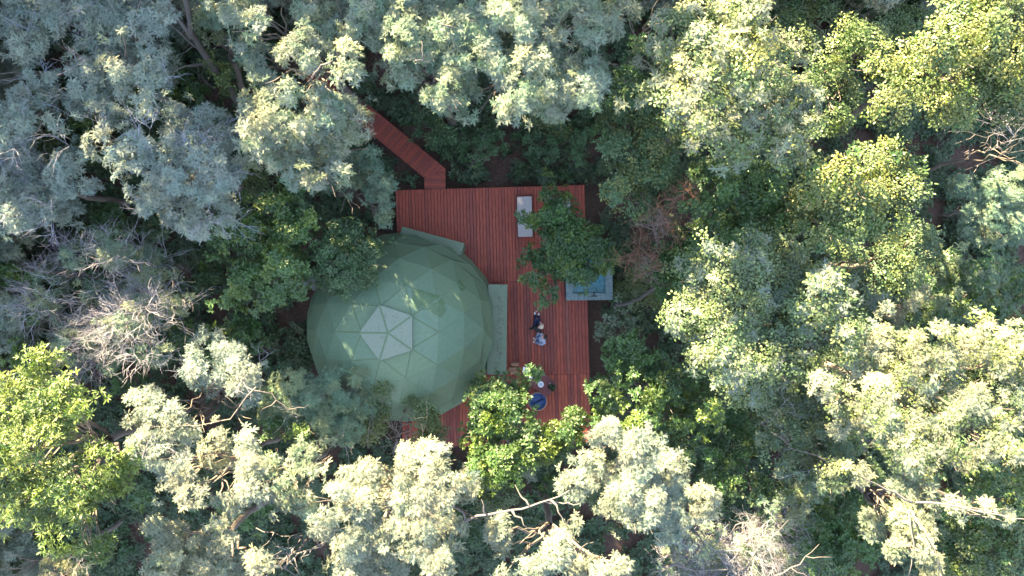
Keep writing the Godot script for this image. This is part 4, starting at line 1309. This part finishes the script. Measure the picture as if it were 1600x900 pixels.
	plant("broadleaf_tree", t, "shady tree with scattered lime leaves beside the dull creeper tree", [["rosette", 0.7], ["creeper", 0.3]], 4.8, [[1150, 695, 32], [1140, 750, 28], [1170, 655, 28], [1120, 710, 24], [1190, 770, 24]], {"tint": Color(0.97, 1.01, 1.01)})
	# by the deck
	plant("broadleaf_tree", t, "glossy leafy tree along the right edge of the deck", [["rosette", 1.0]], 6.0, [[962, 565, 36], [1000, 540, 28], [1000, 590, 42], [958, 610, 36], [1040, 615, 38], [1080, 595, 32], [1000, 645, 38], [1050, 655, 38], [1090, 645, 32], [1020, 695, 28], [1062, 700, 28], [1110, 640, 22], [945, 640, 20], [930, 668, 16]], {"swell": 1.03, "base": [1020, 620]})
	plant("round_leaf_shrub", "shrub", "low shrub with big round pale leaves below the pool", [["round", 1.0]], 2.6, [[955, 500, 24], [975, 482, 18], [940, 520, 18], [985, 510, 16], [965, 530, 18]], {})
	plant("broadleaf_tree", t, "leafy tree growing through the deck over loungers and pool", [["rosette", 1.2]], 4.3, [[850, 322, 27], [880, 342, 32], [860, 372, 27], [908, 370, 30], [934, 392, 22], [840, 412, 27], [878, 418, 28], [915, 414, 20], [838, 443, 18], [860, 460, 14], [830, 345, 16], [857, 299, 10], [962, 400, 12], [885, 385, 30], [900, 405, 26], [865, 345, 26], [870, 400, 26], [932, 400, 24], [924, 378, 22], [905, 395, 24], [945, 408, 18], [912, 425, 18]], {"full": true, "swell": 1.12, "base": [872, 392], "tint": Color(0.98, 1.01, 1.00), "droop": 0.1, "girth": 0.09})
	plant("broadleaf_tree", t, "sunlit leafy tree overhanging the table end of the deck", [["rosette", 1.5]], 5.8, [[770, 640, 36], [792, 628, 22], [760, 690, 36], [816, 674, 28], [858, 682, 26], [888, 672, 26], [790, 718, 32], [750, 738, 22], [840, 708, 28], [880, 700, 24], [833, 584, 9], [782, 605, 16], [808, 600, 18], [786, 650, 24]], {"full": true, "swell": 1.16, "base": [790, 705], "tint": Color(1.02, 1.00, 0.91)})
	plant("dead_shrub", "shrub", "tangle of dead reddish twigs beside the plunge pool", [["red_twig", 1.2]], 7.0, [[1000, 388, 24], [1012, 420, 16], [1030, 368, 24], [1055, 330, 24], [1072, 308, 16], [1045, 350, 22]], {"swell": 0.75, "girth": 0.04})
	plant("fallen_log", "log", "curved grey trunk leaning out beside the plunge pool", [["rosette", 0.8]], 2.4, [[1035, 452, 10]], {"base": [1040, 462], "girth": 0.05, "bare": [[[[960, 478, -0.5], [985, 472, 0.4], [1005, 462, 1.2], [1022, 450, 2.2]], 0.16, 0.12, 0]]})
	# round the dome
	plant("broadleaf_tree", t, "bright green rosette leaved tree left of the dark dome tree", [["rosette", 1.0]], 6.8, [[418, 320, 32], [458, 300, 26], [380, 350, 36], [440, 368, 40], [345, 350, 26], [400, 418, 42], [440, 420, 36], [380, 450, 32], [428, 462, 26], [335, 382, 22], [478, 330, 16], [470, 455, 10]], {})
	plant("broadleaf_tree", t, "dark fine leaved tree overhanging the dome's edge", [["dark_rosette", 1.5]], 6.0, [[540, 380, 40], [568, 410, 32], [520, 415, 34], [545, 445, 26], [515, 372, 28], [580, 432, 18], [505, 440, 18]], {"full": true, "swell": 1.12, "base": [488, 375]})
	plant("wattle_tree", t, "feathery shaded wattle overhanging the lower rim of the dome", [["green_wattle", 1.5], ["twig", 0.15]], 5.4, [[440, 640, 32], [480, 625, 32], [518, 615, 28], [548, 640, 30], [530, 670, 26], [560, 590, 12], [500, 660, 28], [455, 600, 18]], {"full": true, "swell": 1.2, "base": [440, 660], "tint": Color(0.95, 1.03, 0.99)})
	plant("creeper_shrub", "shrub", "straggly green vines climbing onto the dome's lower rim", [["creeper", 1.3], ["narrow", 0.2], ["twig", 0.12]], 4.3, [[590, 640, 22], [620, 660, 24], [652, 655, 22], [680, 675, 18], [620, 692, 24], [662, 695, 20], [600, 608, 11], [575, 670, 22], [640, 628, 10]], {"swell": 1.2, "base": [610, 720], "droop": 0.1, "bare": [[[[630, 700, 4.2], [660, 690, 4.5], [668, 650, 4.7], [662, 615, 4.9]], 0.018, 0.008], [[[575, 700, 3.8], [578, 660, 4.6], [580, 630, 4.9]], 0.03, 0.015]]})
	plant("wattle_tree", t, "steel blue shaded wattle between the dead tree and dome", [[W, 1.0], ["twig", 0.15]], 6.6, [[340, 560, 40], [375, 590, 28], [300, 600, 46], [350, 630, 42], [240, 640, 40], [290, 660, 38], [235, 695, 36], [380, 640, 22], [260, 720, 26]], {"tint": Color(0.94, 1.0, 1.08), "bare": [[[[400, 605, 6.6], [360, 655, 6.4], [310, 665, 6.2], [255, 668, 6]], 0.05, 0.02]]})
	plant("broadleaf_tree", t, "small dark glossy tree with pale branch below dome", [["rosette", 0.9]], 5.6, [[430, 670, 24], [470, 682, 24], [500, 695, 18], [415, 690, 18]], {"bare": [[[[385, 605, 6.3], [425, 615, 6.4], [450, 640, 6.3], [468, 658, 6]], 0.045, 0.02]]})
	plant("wattle_tree", t, "half lit olive wattle between the two cream wattles", [["green_wattle", 0.7], [W, 0.3]], 7.6, [[430, 728, 32], [470, 735, 32], [452, 768, 28], [500, 725, 24], [410, 765, 22], [475, 785, 20]], {})
	plant("dead_tree", t, "grey leafless twig crown mixed with sparse dull foliage", [["twig", 1.3], ["green_wattle", 0.9]], 6.8, [[90, 395, 46], [160, 415, 42], [215, 425, 46], [75, 465, 42], [150, 485, 42], [200, 500, 42], [258, 470, 36], [150, 545, 38], [210, 552, 36], [105, 535, 28]], {"pale": true})
	plant("broadleaf_tree", t, "brilliant yellow green tree on the sunny forest corner", [["narrow", 1.0]], 10.8, [[50, 585, 44], [15, 645, 48], [85, 635, 48], [125, 680, 38], [40, 695, 48], [150, 725, 46], [190, 735, 26], [90, 765, 52], [150, 785, 42], [50, 795, 48], [110, 835, 40], [15, 755, 40], [140, 850, 26], [-20, 700, 50]], {"tint": Color(1.01, 1.00, 0.95)})
	plant("broadleaf_shrub", "shrub", "dim leafy shrub below the grey twig crown", [["rosette", 0.8]], 4.8, [[10, 420, 32], [10, 500, 32], [30, 555, 26], [200, 600, 24], [160, 620, 24]], {"tint": Color(0.98, 1.01, 0.98)})
	# bottom
	plant("wattle_tree", t, "cream white sunlit wattle beside the yellow green tree", [[W, 1.1]], 9.6, [[332, 700, 26], [382, 700, 22], [370, 735, 36], [332, 755, 30], [395, 770, 22], [282, 750, 22], [270, 722, 22], [300, 780, 18], [350, 785, 20]], {"tint": Color(1.03, 0.99, 0.95)})
	plant("wattle_tree", t, "low cream sunlit wattle under the cream white one", [[W, 1.0], ["green_wattle", 0.15]], 9.0, [[250, 840, 32], [300, 860, 38], [340, 845, 30], [290, 900, 40], [360, 890, 38], [400, 885, 22], [240, 890, 28]], {"tint": Color(1.03, 1.00, 0.94)})
	plant("wattle_tree", t, "broad cream silver wattle below the dome", [[W, 1.1]], 9.6, [[520, 785, 30], [560, 755, 32], [600, 738, 32], [650, 738, 38], [690, 718, 26], [560, 815, 38], [620, 795, 44], [680, 775, 38], [730, 800, 26], [700, 830, 28], [640, 845, 38], [560, 870, 38], [720, 760, 22], [500, 820, 22], [600, 890, 32], [690, 882, 28], [540, 900, 28]], {"tint": Color(1.02, 1.00, 0.96)})
	plant("bare_limb_tree", t, "twisted bare white limbs over a black hollow", [["twig", 0.5]], 6.2, [[470, 850, 18], [440, 890, 16]], {"pale": true, "bare": [[[[400, 892, 6.2], [425, 885, 6.3], [445, 888, 6.4], [465, 865, 6.6], [500, 855, 6.8], [515, 845, 7]], 0.07, 0.04], [[[410, 875, 6.0], [440, 865, 6.3], [466, 864, 6.6]], 0.035, 0.03], [[[400, 825, 5.6], [440, 838, 5.9], [485, 832, 6.3]], 0.03, 0.02]]})
	plant("wattle_tree", t, "cool silver wattle without warm light right of table tree", [[W, 1.1]], 8.6, [[960, 690, 30], [1000, 718, 38], [930, 738, 32], [980, 758, 44], [1040, 740, 36], [905, 762, 22], [1062, 780, 42], [1010, 798, 38], [1100, 790, 24], [1040, 825, 22], [945, 680, 20]], {"tint": Color(0.97, 1.01, 1.02)})
	plant("wattle_tree", t, "sunlit cream wattle with a pale forked branch", [[W, 1.1]], 9.4, [[800, 880, 38], [860, 868, 42], [920, 880, 38], [960, 900, 28], [780, 840, 22], [830, 830, 28], [890, 830, 26]], {"tint": Color(1.01, 1.00, 0.95), "bare": [[[[700, 830, 7.6], [745, 806, 9.0], [800, 797, 9.3], [845, 785, 9.4], [890, 766, 9.6]], 0.075, 0.06], [[[850, 783, 9.4], [880, 787, 9.5], [906, 787, 9.6]], 0.045, 0.045, 0]]})
	plant("wattle_shrub", "shrub", "small silver wattle tuft over the sunlit table tree", [[W, 1.0]], 5.6, [[808, 715, 20], [822, 730, 14]], {"base": [800, 735]})
	plant("dry_shrub", "shrub", "dry straw coloured twiggy shrub below yellow green tree", [["twig", 0.5], ["green_wattle", 0.5]], 6.0, [[20, 890, 28], [75, 890, 28], [110, 895, 18]], {"tint": Color(1.09, 0.98, 0.85)})
	# hollow behind the deck
	var g := "dim shrubs in the hollow behind the deck"
	plant("hollow_shrub", "shrub", "dim feathery shrub touching the walkway's right side", [["dark_rosette", 0.5], ["creeper", 0.15]], 1.6, [[665, 195, 26], [690, 215, 26], [655, 170, 18]], {"tint": Color(0.93, 1.03, 1.03), "group": g})
	plant("hollow_shrub", "shrub", "dim leafy shrub midway along the hollow behind the deck", [["dark_rosette", 0.8]], 1.3, [[735, 225, 30], [770, 215, 26], [745, 250, 20]], {"tint": Color(0.98, 1.01, 0.98), "group": g})
	plant("hollow_shrub", "shrub", "dim fern like shrub by red earth behind the deck", [["dark_rosette", 0.6]], 1.2, [[860, 225, 32], [900, 250, 26], [820, 205, 24], [910, 215, 20]], {"tint": Color(0.93, 1.04, 0.98), "group": g})
	# low shrubs in the gaps that no crown covers
	var fill := RandomNumberGenerator.new()
	fill.seed = 77
	var mixes := [[["dark_rosette", 0.8]], [["rosette", 0.7]], [["creeper", 0.8]], [["dark_rosette", 0.6], ["green_wattle", 0.12]], [["dark_rosette", 0.5], ["rosette", 0.3]]]
	var py := -20.0
	while py < 940.0:
		var px := -20.0
		while px < 1640.0:
			var x := px + fill.randf_range(-22, 22)
			var y := py + fill.randf_range(-22, 22)
			px += 80.0
			if x > 455 and x < 985 and y > 165 and y < 720: continue
			if x > 990 and fill.randf() < 0.12: continue
			if x > 1420 and y > 165 and y < 300: continue
			if x > 1440 and y > 360 and y < 430: continue
			if x > 1285 and x < 1350 and y > 165 and y < 240: continue
			if x > 1160 and x < 1210 and y > 640 and y < 820: continue
			var open := true
			for b in covered:
				if Vector2(x, y).distance_to(Vector2(b[0], b[1])) < b[2] * 0.8: open = false
			if not open: continue
			var blobs := [[x, y, fill.randf_range(30, 42)], [x + fill.randf_range(-30, 30), y + fill.randf_range(-30, 30), fill.randf_range(20, 32)]]
			var tone := fill.randf_range(0.9, 1.1)
			var mix := fill.randi() % 5
			plant("understory_shrub", "shrub", ["dim small leaved shrub", "dim glossy leaved shrub", "dim creeper covered shrub", "dim shrub with some feathery tufts", "dim shrub of mixed leaves"][mix] + " filling a gap between taller crowns", mixes[mix], fill.randf_range(0.5, 1.8), blobs, {"group": "understory shrubs in the gaps", "tint": Color(tone, tone, tone), "seed": int(x * 7 + y)})
		py += 80.0
	# the forest goes on beyond the upper left of the view: its shade covers the clearing
	var spots := []
	for k in 8: spots.append([-25.0 + 3.5 * k, -12.5, 14.5])
	for k in 7: spots.append([-27.0 + 4.2 * k, -17.5, 14.0])
	for k in 4: spots.append([-20.5, -8.0 + 3.6 * k, [14.0, 13.0, 12.0, 10.0][k]])
	for k in 6: spots.append([3.0 + 3.8 * k, -13.5, 8.0])
	for k in 3: spots.append([-21.0, 5.0 + 3.6 * k, 7.0])
	for k in 17: spots.append([-26.0 + 3.0 * k, -15.4, 6.0])
	for k in 5: spots.append([5.0 + 4.0 * k, -17.5, 8.0])
	for f in spots:
		var blobs := []
		for e in [[0.0, 0.0, 0.0], [-1.2, 1.0, -2.5], [1.2, -0.9, -4.5], [-0.6, -0.8, -7.0], [0.8, 0.9, -9.5], [-1.0, 0.3, -11.5]]:
			var h: float = f[2] + e[2]
			var k2 := PIXEL * (CAMERA_HEIGHT - h) / CAMERA_HEIGHT
			if h > 1.5: blobs.append([800.0 + (f[0] + e[0]) / k2, 450.0 + (f[1] + e[1]) / k2, 2.1 / k2, e[2]])
		plant("outer_tree", t, "wattle of the forest beyond the clearing", [[W, 0.75]], f[2], blobs, {"group": "trees of the forest beyond", "flat": 0.9, "droop": 0.0, "seed": int(f[0] * 3 + f[1] * 11)})
